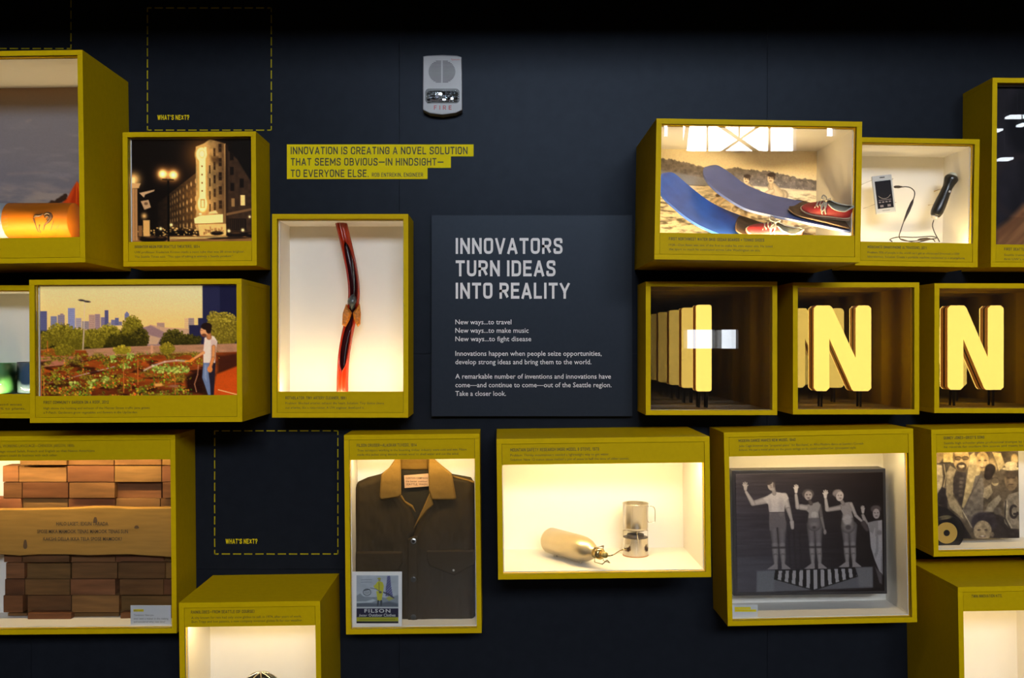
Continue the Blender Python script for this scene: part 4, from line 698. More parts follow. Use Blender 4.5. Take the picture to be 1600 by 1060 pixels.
def dashes(label, u0, v0, u1, v1, tu=None, tv=None):
    a, b = P(u0, v0), P(u1, v1); t = thing('dashed_outline', label, 'wall marking', ((a.x+b.x)/2, 0, b.z), 'dashed squares painted on the wall'); bm = BM(); w = .0017
    def seg(xa, za, xb, zb): box(bm, min(xa, xb)-w, max(xa, xb)+w, -.0012, 0, min(za, zb)-w, max(za, zb)+w)
    L = .011; n = 11
    for (xa, za, xb, zb) in ((a.x, a.z, b.x, a.z), (b.x, a.z, b.x, b.z), (b.x, b.z, a.x, b.z), (a.x, b.z, a.x, a.z)):
        dx, dz = (xb-xa), (zb-za); ln = math.hypot(dx, dz); dx /= ln; dz /= ln; st = ln/n
        for k in range(n+1):
            c0 = max(k*st-L, 0); c1 = min(k*st+L, ln); seg(xa+dx*c0, za+dz*c0, xa+dx*c1, za+dz*c1)
    put('dashes', bm, M['limedim'], t)
    if tu: caps('WHAT’S NEXT?', tu, tv, tu+49.5, 7.6, -.0014, M['lime'], t, 'lettering', .18)
dashes('upper dashed yellow square reading WHAT’S NEXT above the theatre case', 230.5, 12.5, 424, 203.5, 246, 187.3)
dashes('lower dashed yellow square reading WHAT’S NEXT above the snow globe case', 335.5, 673.5, 528, 866, 352.5, 850)
dashes('faint dashed yellow square cut by the top edge above the orange tube case', -85, -118, 111, 76)
# ------------------------------------------------------------------ fire alarm
alarm_w = mat('alarm_white', (.25, .245, .27), .35)
t = thing('fire_alarm', 'white wall fire alarm with round grille and clear strobe', 'alarm', P(691, 176, 0))
out = [(661, 88), (668, 86.6), (691, 85.6), (714, 86.6), (721.3, 89), (722, 130), (722, 172), (712, 176.5), (691, 179.5), (671, 177), (660.6, 171.5), (660.6, 130)]
bm = BM(); prism(bm, px([(691+(u-691)*1.0, v) for u, v in out], -.035), -.035, 0, .003); put('body', bm, alarm_w, t)
bm = BM(); prism(bm, px([(661.6, 168), (720.6, 169), (720.6, 173), (712, 176.5), (691, 179), (671, 177), (661.6, 172)], -.030), -.0358, -.03); bm.free()
gr_m = mat('grille_shadow', (.05, .05, .06), .7); bm = BM(); 
for k in range(17):
    v = 95.5+k*2.05; q = (v-112)/18.5; hw = 21*math.sqrt(max(0, 1-q*q))
    for s in (-1, 1):
        if hw > 3: a, b = P(690.5+s*1.3, v-.45, -.0358), P(690.5+s*hw, v+.45, -.0358); box(bm, min(a.x, b.x), max(a.x, b.x), -.0357, -.034, b.z, a.z)
put('grille', bm, gr_m, t)
def rrect(u0, v0, u1, v1, r, n=5):
    o = []
    for cx, cy, a0 in ((u1-r, v0+r, -90), (u1-r, v1-r, 0), (u0+r, v1-r, 90), (u0+r, v0+r, 180)):
        for k in range(n+1): an = math.radians(a0+90*k/n); o.append((cx+r*math.cos(an), cy+r*math.sin(an)))
    return o
bm = BM(); prism(bm, px(rrect(664.3, 138.5, 718.2, 161.5, 6), -.036), -.0362, -.034); put('strobe_recess', bm, mat('strobe_rim', (.06, .065, .075), .4), t)
lens = noisy(mat('strobe_reflector', (.55, .58, .62), .10, 1.0), 330, .95, bump=1.0, dist=.01)  # strong dark and bright noise in the colour stands in for sparkle
put('strobe_lens', relief(rrect(666.5, 141.5, 716.5, 159.5, 5), -.0365, .012, .014, .0009, .016, .0035, 9), lens, t, smooth=True)
chrome = mat('chrome_facet', (.85, .87, .9), .06, 1.0); rf = random.Random(3)  # loose facets added over the lens, tilted to catch the windows as sparkle
for q in range(16):
    p = P(669+q % 8*6.1+rf.random()*2, 145.5+(q//8)*8.5+rf.random()*2, -.0508); n_ = Vector((rf.uniform(-.16, .26), -1, rf.uniform(-.02, .30))).normalized(); a_, b_2 = frame_of(n_); s1, s2 = rf.uniform(.002, .0048), rf.uniform(.0015, .004); bm = BM()
    r0 = [bm.verts.new(p+a_*s1*i+b_2*s2*j) for i, j in ((-1, -1), (1, -1), (1, 1), (-1, 1))]; r1 = [bm.verts.new(v.co-n_*.003) for v in r0]; bm.faces.new(r0); [bm.faces.new((r0[k], r1[k], r1[(k+1) % 4], r0[(k+1) % 4])) for k in range(4)]; bmesh.ops.recalc_face_normals(bm, faces=bm.faces); put('sparkle_facet', bm, chrome, t)
red = mat('red_print', (.32, .03, .03), .5)
caps('FIRE', 678, 171.6, 705.5, 6.8, -.0356, red, t, 'lettering', .16, gap=.6)
text('System', 705, 94.3, 718.5, 3, -.0356, red, t, 'lettering')
# ------------------------------------------------------------------ prints in the cases
def hung(name, label, cat, cv, rect, y, gain, roll=0.0, back=None, group=None, m='print'):
    o = quad_print(name, cv, rect, y, M[m], None, gain, math.radians(roll)); return tag(o, label, cat, group)
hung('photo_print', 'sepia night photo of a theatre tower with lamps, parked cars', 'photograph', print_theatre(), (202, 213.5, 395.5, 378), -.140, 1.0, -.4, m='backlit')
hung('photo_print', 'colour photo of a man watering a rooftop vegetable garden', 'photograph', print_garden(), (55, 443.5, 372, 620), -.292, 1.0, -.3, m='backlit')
hung('photo_print', 'photo of cloudy sky with an orange tent top', 'photograph', print_sky(), (-30+12, 134.5, 128+14, 372+16), -.012, 1.3, -.6)
hung('photo_print', 'old black and white lake photo with forest shore behind the skis', 'photograph', print_lake(), (1028, 232, 1279, 378), -.0605, 1.0, .9)
hung('photo_print', 'dark photo with a warm fold at its foot in the tall case', 'photograph', print_dark(), (1556, 130, 1672, 388), -.14, 1.0, .5)
hung('photo_print', 'black and white photo of a smiling crowd, one man in glasses', 'photograph', print_crowd(), (1458, 700, 1592, 842), -.075, .8, -.8)
# dancers: canvas on a deep black frame
t = thing('framed_photo', 'black framed photo of four dancers with raised hands', 'photograph', P(1264, 931, -.08), roll=0)
R_ = -.75; cc = P(1265, 832, -.10); Rm = Matrix.Translation(cc) @ Matrix.Rotation(math.radians(R_), 4, 'Y') @ Matrix.Translation(-cc)
a, b = P(1145, 734, -.10), P(1385, 930, -.10); bm = BM(); box(bm, a.x, b.x, -.10, -.045, b.z, a.z, .0015); bmesh.ops.transform(bm, matrix=Rm, verts=bm.verts); put('frame', bm, mat('frame_black', (.018, .017, .022), .35), t)
quad_print('photo_print', print_dancers(), (1150.5, 739.5, 1381, 925), -.1022, M['print'], t, .9, math.radians(R_))
hung_y = 0
# small cards
def card(label, rect, y, bars=(), lines=(), parts=None):
    u0, v0, u1, v1 = rect; a, b = P(u0, v0, y), P(u1, v1, y); t = thing('caption_card', label, 'card', ((a.x+b.x)/2, y, b.z), 'small caption cards')
    bm = BM(); box(bm, a.x, b.x, y, y+.002, b.z, a.z); put('card', bm, mat('card_white', (.62, .62, .64), .6), t)
    for x0, y0, x1, y1 in bars: a, b = P(x0, y0, y), P(x1, y1, y); bm = BM(); box(bm, a.x, b.x, y-.0004, y, b.z, a.z); put('yellow_bar', bm, M['lime'], t)
    for s, x0, vb, x1, hh in lines: text(s, x0, vb, x1, hh, y-.0006, mat('card_ink', (.12, .12, .12), .7), t, 'lettering')
card('white caption card in front of the wooden blocks', (204, 946.5, 267, 983), -.15, [(208.5, 952.5, 224.5, 956.3)], [('HALO LASET', 209, 956, 224, 3), ('Translation: Have you', 209, 963, 240, 3.2), ('ever seen a maker in the making', 209, 968.5, 263, 3.2), ('and wondered what next time?', 209, 973.5, 258, 3.2)])
card('white caption card with yellow heading below the dancers photo', (1143, 945.5, 1184, 970), -.158, [(1148, 949, 1173, 952.4), (1148, 952.8, 1181.5, 956.4)], [])
t = thing('advert_card', 'vintage clothing advert card leaning before the dark jacket', 'card', P(589, 983, -.128)); a, b = P(549.5, 894, -.128), P(628, 983.5, -.128)
bm = BM(); box(bm, a.x, b.x, -.128, -.1255, b.z, a.z); bmesh.ops.transform(bm, matrix=Matrix.Identity(4), verts=bm.verts); put('card', bm, mat('card_grey', (.90, .88, .86), .6), t)
quad_print('advert_print', print_advert(), (557, 899.5, 622.5, 974.5), -.1285, M['print'], t, 1.3, 0, .0004)
wht = mat('advert_letters', (.6, .6, .6), .6); text('FILSON', 569.5, 957.6, 610, 5.6, -.1287, wht, t, 'lettering', .02, spacing=1.2); text('better', 561, 963.8, 574, 4.2, -.1287, wht, t, 'lettering', 0, shear=.4); text('Outdoor Clothes', 576, 963.8, 618, 4.6, -.1287, wht, t, 'lettering', .01)
# ------------------------------------------------------------------ glowing letters between mirrors
face_m = emit('lit_letter_face', (1.0, .62, .12), 1.0); b_ = face_m.node_tree.nodes['Principled BSDF']; b_.inputs['Emission Color'].default_value = (1.0, .66, .13, 1); b_.inputs['Emission Strength'].default_value = 4.6
side_m = emit('lit_letter_side', (1.0, .30, .02), .7)
def letter(kind, key, rect, label):
    t0, W, h, dep, zb, c = CASES[key]; u0, v0, u1, v1 = rect; y = -dep+.097; t = thing('lit_letter', label, 'light', P((u0+u1)/2, v1, y), 'glowing letters in the mirror cases')
    if kind == 'I': shapes = [rrect(u0, v0, u1, v1, 4)]
    else:
        s = 23.5; shapes = None; q = 4.5
        pts = [(u0+q, v0), (u0+s+1, v0), (u0+s+5, v0+4), (u1-s, v0+84), (u1-s, v0+q), (u1-s+q, v0), (u1-q, v0), (u1, v0+q), (u1, v1-q), (u1-q, v1), (u1-s-3, v1), (u1-s-6, v1-3), (u0+s, v0+50), (u0+s, v1-q), (u0+s-q, v1), (u0+q, v1), (u0, v1-q), (u0, v0+q)]
        shapes = [pts]
    for sh in shapes:
        bm = BM(); prism(bm, px(sh, y), y, y+.006, .0015); put('letter_face', bm, face_m, t)
        bm = BM(); prism(bm, px(sh, y), y+.006, y+.024); put('letter_return', bm, side_m, t)
        bm = BM(); prism(bm, px(sh, y), y+.024, y+.026); put('letter_back', bm, M['black'], t)
    bm = BM(); cx = P((u0+u1)/2, v1, y).x
    for k in ((-.012, .012) if kind == 'I' else (-.06, .06)): box(bm, cx+k-.003, cx+k+.003, y+.014, y+.018, c.z-h/2+T, P(u0, v1, y).z)
    put('stand', bm, M['black'], t)
    bm = BM(); box(bm, -W+T, W-T, -dep+.1255, -dep+.1295, T, h-T); put('mirror', bm, M['mirror'], t0, True)
letter('I', 'I', (1088, 476.5, 1112, 612), 'glowing yellow letter I repeating in the mirror behind it')
letter('N', 'J', (1272.5, 477.5, 1361.5, 611.5), 'glowing yellow letter N in the case beside the letter I')
letter('N', 'K', (1482, 477.5, 1568.5, 609.5), 'glowing yellow letter N in the case at the right edge')
# ------------------------------------------------------------------ artery model
art = mat('artery_red', (.38, .018, .002), .22, 0, Coat_Weight=.3); inn = mat('artery_lumen', (.045, .006, .008), .18)
ya = -.085; path = spline([P(u, v, ya) for u, v in ((532.6, 345.3), (533.4, 350), (541.5, 384), (549.3, 420), (553, 450), (552, 476), (547, 503), (541, 532), (537, 560), (535.3, 590), (535, 620))], 6)
n = len(path); R0 = .0178
t = thing('artery_model', 'cutaway red artery model with a silver burr clearing orange plaque', 'model', path[-1])
def opening(v):  # half angle of the cut-away, by photo row
    a = 0
    for c0, hh, am in ((432, 54, .95), (540, 37, .95)):
        q = 1-((v-c0)/hh)**2
        if q > 0: a = max(a, am*math.sqrt(q))
    if 478 < v < 508: a = max(a, .75)
    return a
def cut_tube(r, seg=22):
    V = []; Fc = []
    for i, p in enumerate(path):
        d = (path[min(i+1, n-1)]-path[max(i-1, 0)]).normalized(); f = (Vector((0, -1, 0))-d*Vector((0, -1, 0)).dot(d)).normalized(); s = d.cross(f)
        v = CV-(p.z-CZ)*F/(D+ya); a = opening(v)*(1.0)
        for k in range(seg+1):
            th = a+(2*PI-2*a)*k/seg; V.append(p+(f*math.cos(th)+s*math.sin(th))*r)
    for i in range(n-1):
        for k in range(seg): o = i*(seg+1)+k; Fc.append((o, o+1, o+seg+2, o+seg+1))
    return V, Fc
Vo, Fo = cut_tube(R0); Vi, Fi = cut_tube(R0*.74); sg = 22; no = len(Vo)
rim = []
for i in range(n-1):
    for k in (0, sg): a0, a1 = i*(sg+1)+k, (i+1)*(sg+1)+k; rim.append((a0, a1, a1+no, a0+no))
o = put('artery_wall', (Vo+Vi, Fo+rim), art, t, smooth=True); o = put('lumen', (Vi, Fi), inn, t, smooth=True)
bm = BM(); tube(bm, [p+Vector((.001, -.004, 0)) for p in spline([P(u, v, ya) for u, v in ((544, 380), (549.5, 400), (552.5, 425), (553.3, 450), (552.5, 464))], 6)], .0022, 8); put('drive_wire', bm, mat('steel_wire', (.8, .78, .72), .15, 1.0), t, smooth=True)
bm = BM(); tube(bm, [p+Vector((0, -.003, 0)) for p in spline([P(u, v, ya) for u, v in ((547.5, 515), (543.5, 530), (540, 550), (538, 572))], 6)], .0018, 8); put('guide_wire', bm, mat('guide_wire', (.45, .4, .5), .2, .9), t, smooth=True)
bm = BM(); ax = P(551.5, 460, ya-.006); lathe(bm, [(.0015, 0), (.008, .006), (.0135, .015), (.0150, .022), (.0125, .031), (.007, .040), (.001, .048)], ax, P(549.5, 487, ya-.006)-ax, 18); put('burr', bm, noisy(mat('burr_grey', (.14, .15, .15), .35, .6), 300, .5), t, smooth=True)
plq = noisy(mat('plaque_orange', (.62, .19, .012), .5), 160, .5, bump=.6)
for sgn, pts in ((-1, [(541, 474), (545, 482), (550, 489), (546.5, 500), (540, 512), (534.5, 508), (535.5, 490)]), (1, [(562, 474), (556, 483), (551, 489), (553, 500), (559, 512), (563, 507), (564, 490)])):
    put('plaque', relief(pts, ya-.006, .012, .006, .0012, .004, .004, 5), plq, t, smooth=True)
# ------------------------------------------------------------------ orange tube
t = thing('printed_tube', 'fat orange tube with a dark tail emblem and blue printed end', 'tube', P(60, 372, -.2))
ro = .052; zc_ = P(0, 345.5, -.2).z; xo0, xo1 = P(-105, 345, -.2).x, P(124, 345, -.2).x; xm = P(16.5, 345, -.2).x
def cyl(bm, x0, x1, r): lathe(bm, [(r*.98, 0), (r, .001), (r, x1-x0-.001), (r*.98, x1-x0)], (x0, -.2, zc_), (1, 0, 0), 48)
bm = BM(); cyl(bm, xm, xo1-.012, ro); put('orange_wrap', bm, noisy(mat('orange_wrap', (.36, .10, .002), .6, Specular_IOR_Level=.2), 8, .08), t, smooth=True)
bm = BM(); cyl(bm, xo0, xm, ro*.985); put('blue_end', bm, noisy(mat('blue_end', (.24, .28, .34), .6, Specular_IOR_Level=.2), 20, .1), t, smooth=True)
bm = BM()
def on_tube(u, v, r=ro+.0006):
    z = P(u, v, -.2-ro*.8).z; a = math.asin(max(-1, min(1, (z-zc_)/ro))); return Vector((P(u, v, -.2-ro*math.cos(a)).x, -.2-r*math.cos(a), zc_+r*math.sin(a)))
for st, wd in (([(53, 342), (56, 338), (62, 338), (67, 335)], [.002, .006, .005, .002]), ([(52.5, 342), (55, 350), (58, 358), (60, 362)], [.004, .002, .0015, .001]), ([(68, 337), (74, 334), (79, 336), (80, 341), (76, 347), (70, 352), (68, 360)], [.003, .005, .006, .006, .004, .002, .001]), ([(70, 341), (74, 338), (77, 341), (73, 345)], [.003, .004, .004, .003]), ([(62, 352), (61, 358), (64, 363)], [.0025, .0015, .001]), ([(84, 345), (82, 352), (79, 360)], [.0012, .001, .0008]), ([(92, 352), (88, 358)], [.0008, .0008])):
    p = spline([on_tube(u, v) for u, v in st], 4); rr = np.interp(np.linspace(0, len(st)-1, len(p)), range(len(st)), wd); m0 = len(bm.verts); tube(bm, p, list(rr*.8), 6)
emb = put('emblem', bm, mat('emblem_brown', (.06, .025, .008), .6), t)
bm = BM()
for k in range(9): u = -2+k*1.7; tube(bm, [on_tube(u+(v-345)*.02, v, ro*.985+.0003) for v in range(328+(k*5) % 11, 366, 6)], .0007, 4)
put('printed_lines', bm, mat('blue_print', (.06, .09, .16), .6), t)
# ------------------------------------------------------------------ jars of liquid
def jar(label, u, r, vtop, y, liq, tint, name='liquid_jar'):
    t0, W, h, dep, zb, c = CASES['L']; z0 = c.z-h/2+zb-.004; x = P(u, 600, y).x; zt = P(u, vtop, y).z
    t = thing(name, label, 'jar', (x, y, z0)); hgt = zt-z0
    bm = BM(); lathe(bm, [(r*.9, .002), (r*.97, .006), (r*.97, hgt), (.0001, hgt)], (x, y, z0), (0, 0, 1), 40); m = mat(name+'_liquid', liq, .35, 0, Specular_IOR_Level=.2); put('liquid', bm, m, t, smooth=True)
    bm = BM(); lathe(bm, [(r*.92, 0), (r, .005), (r, hgt*1.0+.002), (r*.985, hgt*1.0+.002)], (x, y, z0), (0, 0, 1), 40, False); put('glass', bm, pane_mat(name+'_glass', None, tint), t, smooth=True)
jar('jar of bright green liquid at the left edge', -20, .085, 567.5, -.07, (.16, .52, .24), (.95, 1, .95))
jar('dark blue-grey jar beside the green liquid', 52, .045, 567, -.062, (.12, .17, .22), (.8, .9, 1), 'blue_jar')
# ------------------------------------------------------------------ water skis and sneakers
def lin(a, b, n): return [a+(b-a)*k/(n-1) for k in range(n)]
def edge3(pts, ys, n=48):
    yy = np.interp(np.linspace(0, 1, len(pts)), np.linspace(0, 1, len(ys)), ys); c = spline([P(u, v, float(y)) for (u, v), y in zip(pts, yy)], 5)
    s = np.linspace(0, len(c)-1, n); return [c[int(k)]+(c[min(int(k)+1, len(c)-1)]-c[int(k)])*(k-int(k)) for k in s]
blue1 = noisy(mat('ski_blue', (.022, .085, .42), .32, 0, Coat_Weight=.2), 20, .25); blue2 = noisy(mat('ski_worn_blue', (.10, .135, .34), .4, 0, Coat_Weight=.15), 20, .15)
def ski(label, up, lo, yu, yl, m):
    A, Bp = edge3(up, yu), edge3(lo, yl); t = thing('water_ski', label, 'water ski', A[-1], 'blue water skis'); V, Fc = sheet(A, Bp, .007); put('board', (V, Fc), m, t, smooth=False); return t
s1 = ski('bright blue water ski, lower of the pair, dipping below the window', [(1036, 270), (1049.6, 269.4), (1059, 275), (1074, 288), (1091, 302), (1110, 315.5), (1132.6, 327), (1157, 336.6), (1190, 348), (1230, 358), (1275, 368)],
         [(1034.5, 271), (1031.2, 281), (1031.5, 297), (1038, 309), (1053, 323), (1072, 339), (1093, 352), (1123, 365), (1160, 377), (1205, 388), (1262, 398)], (-.20, -.19, -.18, -.17, -.18, -.2), (-.215, -.24, -.27, -.29, -.31, -.32), blue1)
s2 = ski('greyish blue water ski, upper of the pair, ending at the right wall', [(1103, 260.6), (1112, 258.3), (1123, 259), (1142, 271), (1161, 285.5), (1180, 295), (1204, 304), (1240, 312), (1270, 318), (1306, 326)],
         [(1100, 262), (1098.5, 267), (1100.6, 275), (1108, 286), (1119, 297), (1134.5, 308), (1153, 319.6), (1176, 329.5), (1229, 341), (1280, 351.5), (1329, 361.5)], (-.13, -.13, -.14, -.17, -.21, -.25), (-.14, -.18, -.22, -.26, -.31, -.350), blue2)
rub = noisy(mat('rubber_mat', (.10, .055, .028), .6), 60, .3)
def shoe(label, toe, heel, tilt, pad, lift=.006, swap=1):
    toe, heel = Vector(toe), Vector(heel); L = (heel-toe).length; X = (heel-toe)/L; Yv = Vector((0, math.cos(tilt), math.sin(tilt))); Yv = (Yv-X*Yv.dot(X)).normalized(); Z = X.cross(Yv)
    if Z.z < 0: Z = -Z
    def W3(s, y, z): return toe+X*(s*L)+Yv*(y*L)+Z*(z*L+lift)
    t = thing('sneaker', label, 'shoe', W3(.5, 0, 0), 'red canvas sneakers')
    ws = lambda s: float(np.interp(s, [0, .02, .06, .14, .25, .38, .6, .85, .96, 1.0], [.02, .07, .11, .155, .18, .18, .15, .14, .10, .03]))
    hs = lambda s: float(np.interp(s, [0, .04, .12, .25, .38, .48, .55, .7, .85, .95, 1], [.09, .13, .16, .20, .26, .31, .32, .29, .28, .31, .30]))
    z0 = .075; z1 = .02
    th = lambda s: float(np.interp(s, [0, .47, .50, .54, .62, .75, .88, .95, 1], [PI/2, PI/2, 1.35, 1.05, .78, .66, .70, .95, 1.2]))
    S = np.linspace(0, 1, 36)
    def up_pt(s, q, k): 
        h = hs(s); w_ = ws(s)*k; return W3(s, w_*math.cos(q)*(1+.08*math.sin(2*q)), z0*.8+(h*k-z0*.8)*max(0, math.sin(q))**.85)
    for nm, k, m in (('upper', 1.0, M['shoe_red']), ('lining', .90, M['shoe_lining'])):
        V = []; Fc = []; nq = 9
        for sd in (1, -1):
            b0 = len(V)
            for s in S:
                for j in range(nq): q = th(s)*j/(nq-1); p = up_pt(s, q if sd == 1 else PI-q, k); V.append(p)
            for i in range(len(S)-1):
                for j in range(nq-1): o = b0+i*nq+j; Fc.append((o, o+1, o+nq+1, o+nq))
        put(nm, (V, Fc), m, t, smooth=True)
    bm = BM(); ring = [(s, ws(s)*1.07) for s in S]+[(s, -ws(s)*1.07) for s in S[::-1]]; prof = [(.97, 0), (1.0, .012), (1.0, z0-.01), (.97, z0)]; rs_ = []
    for k, z in prof: rs_.append([bm.verts.new(W3(.5+(s-.5)*(1+.04*k), y*k, z)) for s, y in ring])
    for r0, r1 in zip(rs_, rs_[1:]):
        for k in range(len(ring)): bm.faces.new((r0[k], r0[(k+1) % len(ring)], r1[(k+1) % len(ring)], r1[k]))
    bm.faces.new(rs_[0]); bm.faces.new(rs_[-1][::-1]); bmesh.ops.remove_doubles(bm, verts=bm.verts, dist=1e-5); bmesh.ops.recalc_face_normals(bm, faces=bm.faces); put('sole', bm, M['shoe_sole'], t, smooth=False)
    bm = BM(); loop = [W3(.5+(s-.5)*1.045, y*1.01, z0*.55) for s, y in ring]; tube(bm, loop+[loop[0]], .0007, 5, False); put('sole_stripe', bm, M['shoe_red'], t)
    bm = BM(); rimp = [up_pt(s, th(s), 1.0) for s in np.linspace(.52, 1, 16)]+[up_pt(s, PI-th(s), 1.0) for s in np.linspace(1, .52, 16)]; tube(bm, rimp, .0022, 6); put('collar_rim', bm, M['shoe_lining'], t, smooth=True)
    bm = BM()
    for k, s in enumerate((.27, .33, .39, .45)):
        for sg2 in (1, -1): tube(bm, [up_pt(s, PI/2-sg2*.65, 1.03), up_pt(s+.02, PI/2-sg2*.2, 1.07), up_pt(s+.045, PI/2+sg2*.5, 1.04)], .0015, 5)
    c0 = up_pt(.47, PI/2, 1.1)
    for a, b, cc in (((-.07, -.10, -.05), (-.04, -.19, -.14), (.02, -.1, -.06)), ((.0, -.06, .05), (.07, -.02, .08), (.06, .03, .0)), ((-.02, .07, .03), (-.09, .10, .05), (-.1, .02, .02)), ((.0, -.12, -.07), (.03, -.17, -.17), (.05, -.175, -.2)), ((-.05, -.13, -.09), (-.03, -.185, -.19), (-.02, -.18, -.215))):
        pts = [c0]+[c0+X*(p[0]*L)+Yv*(p[1]*L)+Z*(p[2]*L) for p in (a, b, cc)]
        if pts[3] != c0 and cc[2] > -.1: pts.append(c0)
        tube(bm, spline(pts, 4), .0019, 5)
    lathe(bm, [(.001, -.004), (.0045, -.002), (.0045, .002), (.001, .004)], c0, X, 8)
    put('laces', bm, M['laces'], t, smooth=True)
    if pad: bm = BM(); 
    return t, W3
M['shoe_red'] = noisy(mat('shoe_red', (.26, .018, .022), .5), 40, .15); M['shoe_lining'] = mat('shoe_lining', (.50, .50, .46), .6); M['shoe_sole'] = mat('shoe_sole', (.55, .46, .32), .6); M['laces'] = mat('laces', (.42, .38, .33), .8)
def pad(t, up, lo, yu, yl):
    A, Bp = edge3(up, yu), edge3(lo, yl); V, Fc = sheet([p+Vector((0, -.007, 0)) for p in A], [p+Vector((0, -.007, 0)) for p in Bp], .004); o = put('rubber_mat', (V, Fc), rub, t)
pad(s2, [(1233, 317), (1245, 312.5), (1262, 316.5), (1285, 321.5), (1305, 326)], [(1231.5, 327), (1243, 336), (1262, 341), (1290, 347.5), (1327, 357)], (-.17, -.19, -.215, -.24, -.25), (-.29, -.30, -.315, -.33, -.350))
pad(s1, [(1151, 343), (1158, 338), (1190, 348.6), (1230, 358.6), (1270, 367)], [(1149, 350), (1152, 362), (1180, 375), (1215, 384), (1255, 392)], (-.20, -.18, -.17, -.18, -.2), (-.27, -.30, -.31, -.315, -.32))
shoe('red sneaker on the upper blue ski, beside the right wall', P(1251, 334, -.272), P(1329, 346.5, -.322), .78, None, .012)
shoe('red sneaker on the lower blue ski, cut by the window edge', P(1164, 368, -.275), P(1247, 383, -.295), .78, None, .012)
bm = BM(); t0, W, h, dep, zb, c = CASES['F']
# ------------------------------------------------------------------ phone and ultrasound probe
yp = -.10; t = thing('smartphone', 'white smartphone with dark screen pinned upright at a slight tilt', 'phone', P(1382, 333, yp))
cp = P(1381.5, 303.5, yp); Rp = Matrix.Translation(cp) @ Matrix.Rotation(math.radians(-7.0), 4, 'Y'); sc_ = (D+yp)/F
def pb(name, u0, v0, u1, v1, y0, y1, m, bev=0):
    bm = BM(); box(bm, u0*sc_, u1*sc_, y0, y1, -v1*sc_, -v0*sc_, bev); bmesh.ops.transform(bm, matrix=Rp, verts=bm.verts); return put(name, bm, m, t)
pb('body', -15.5, -30, 15.5, 30, 0, .009, mat('phone_white', (.52, .54, .58), .3), .003); pb('screen', -12.5, -21, 12.5, 22, -.0006, .001, mat('phone_screen', (.018, .018, .026), .12), .0)
pb('speaker_slot', -4, -27, 4, -25.6, -.0004, .001, M['black']); pb('home_bar', -6, 25, 6, 26, -.0004, .001, mat('phone_grey', (.25, .26, .28), .4))
ic = mat('screen_icons', (.20, .17, .20), .4); bm = BM()
for k, (u, v, w_, h_) in enumerate([(-10, 8.5, 20, .8)]+[(-10+q*5.2, 11, 3.4, 2.2) for q in range(4)]+[(-8.5, 16.5, 5, 3.4), (3, 16.5, 5, 3.4)]): box(bm, u*sc_, (u+w_)*sc_, -.0009, -.0005, -(v+h_)*sc_, -v*sc_)
bmesh.ops.transform(bm, matrix=Rp, verts=bm.verts); put('screen_icons', bm, ic, t)
bm = BM(); arc = [cp+Matrix.Rotation(math.radians(-7), 3, 'Y') @ Vector((math.sin(a)*11*sc_, -.0008, -math.cos(a)*11*sc_+4*sc_)) for a in np.linspace(-1.0, 1.0, 14)]; tube(bm, arc, .0007, 4); put('scan_arc', bm, mat('scan_grey', (.28, .25, .26), .4), t)
bm = BM()
for u, v in ((-16.5, -24), (16.5, -22), (-16.5, 14), (16.5, 15)): p = cp+Matrix.Rotation(math.radians(-7), 3, 'Y') @ Vector((u*sc_, 0, -v*sc_)); tube(bm, [p+Vector((0, -.002, 0)), p+Vector((0, .087, 0))], .0012, 6)
put('mounting_pins', bm, mat('pin_steel', (.5, .45, .4), .3, 1.0), t)
t = thing('ultrasound_probe', 'black handheld ultrasound probe with white tip leaning right', 'probe', P(1459, 344, yp)); a = P(1490.3, 270, yp); b = P(1459.5, 341.5, yp); ax = b-a; Ln = ax.length; k = sc_
bm = BM(); lathe(bm, [(.002, Ln*.075), (8.5*k, Ln*.08), (10.2*k, Ln*.12), (10*k, Ln*.17), (8.4*k, Ln*.25), (7.4*k, Ln*.32), (7.8*k, Ln*.45), (8.8*k, Ln*.60), (9.4*k, Ln*.75), (9.2*k, Ln*.86), (7.6*k, Ln*.93), (5.4*k, Ln*.96)], a, ax, 28); put('body', bm, M['black'], t, smooth=True)
bm = BM(); lathe(bm, [(.001, 0), (4.5*k, Ln*.012), (7*k, Ln*.05), (7.6*k, Ln*.09)], a, ax, 24); put('tip', bm, mat('probe_tip', (.55, .58, .52), .4), t, smooth=True)
bm = BM(); lathe(bm, [(5.6*k, Ln*.955), (5.2*k, Ln*.99), (3*k, Ln*1.0)], a, ax, 20); put('collar', bm, mat('probe_collar', (.55, .52, .5), .4), t, smooth=True)
bm = BM(); q = a+ax*.43+Vector((.006, -7.4*k, .0)); lathe(bm, [(1.7*k, 0), (1.7*k, .0015)], q, (0, -1, 0), 12); put('button', bm, mat('button_grey', (.5, .5, .52), .3), t)
bm = BM(); p = P(1461, 319, yp); tube(bm, [p+Vector((0, .004, .0)), P(1451, 320.5, -.02)], .0016, 6); tube(bm, [a+ax*.3, a+ax*.3+Vector((0, .088, 0))], .0016, 6); put('mounting_pins', bm, mat('pin_brass', (.5, .35, .15), .3, 1.0), t)
cab = mat('cable_dark', (.022, .014, .012), .45); t = thing('cable', 'dark cable joining the phone to the ultrasound probe', 'cable', P(1430, 377, -.12)); zf = CASES['G'][5].z-CASES['G'][2]/2+CASES['G'][4]-.004+.002
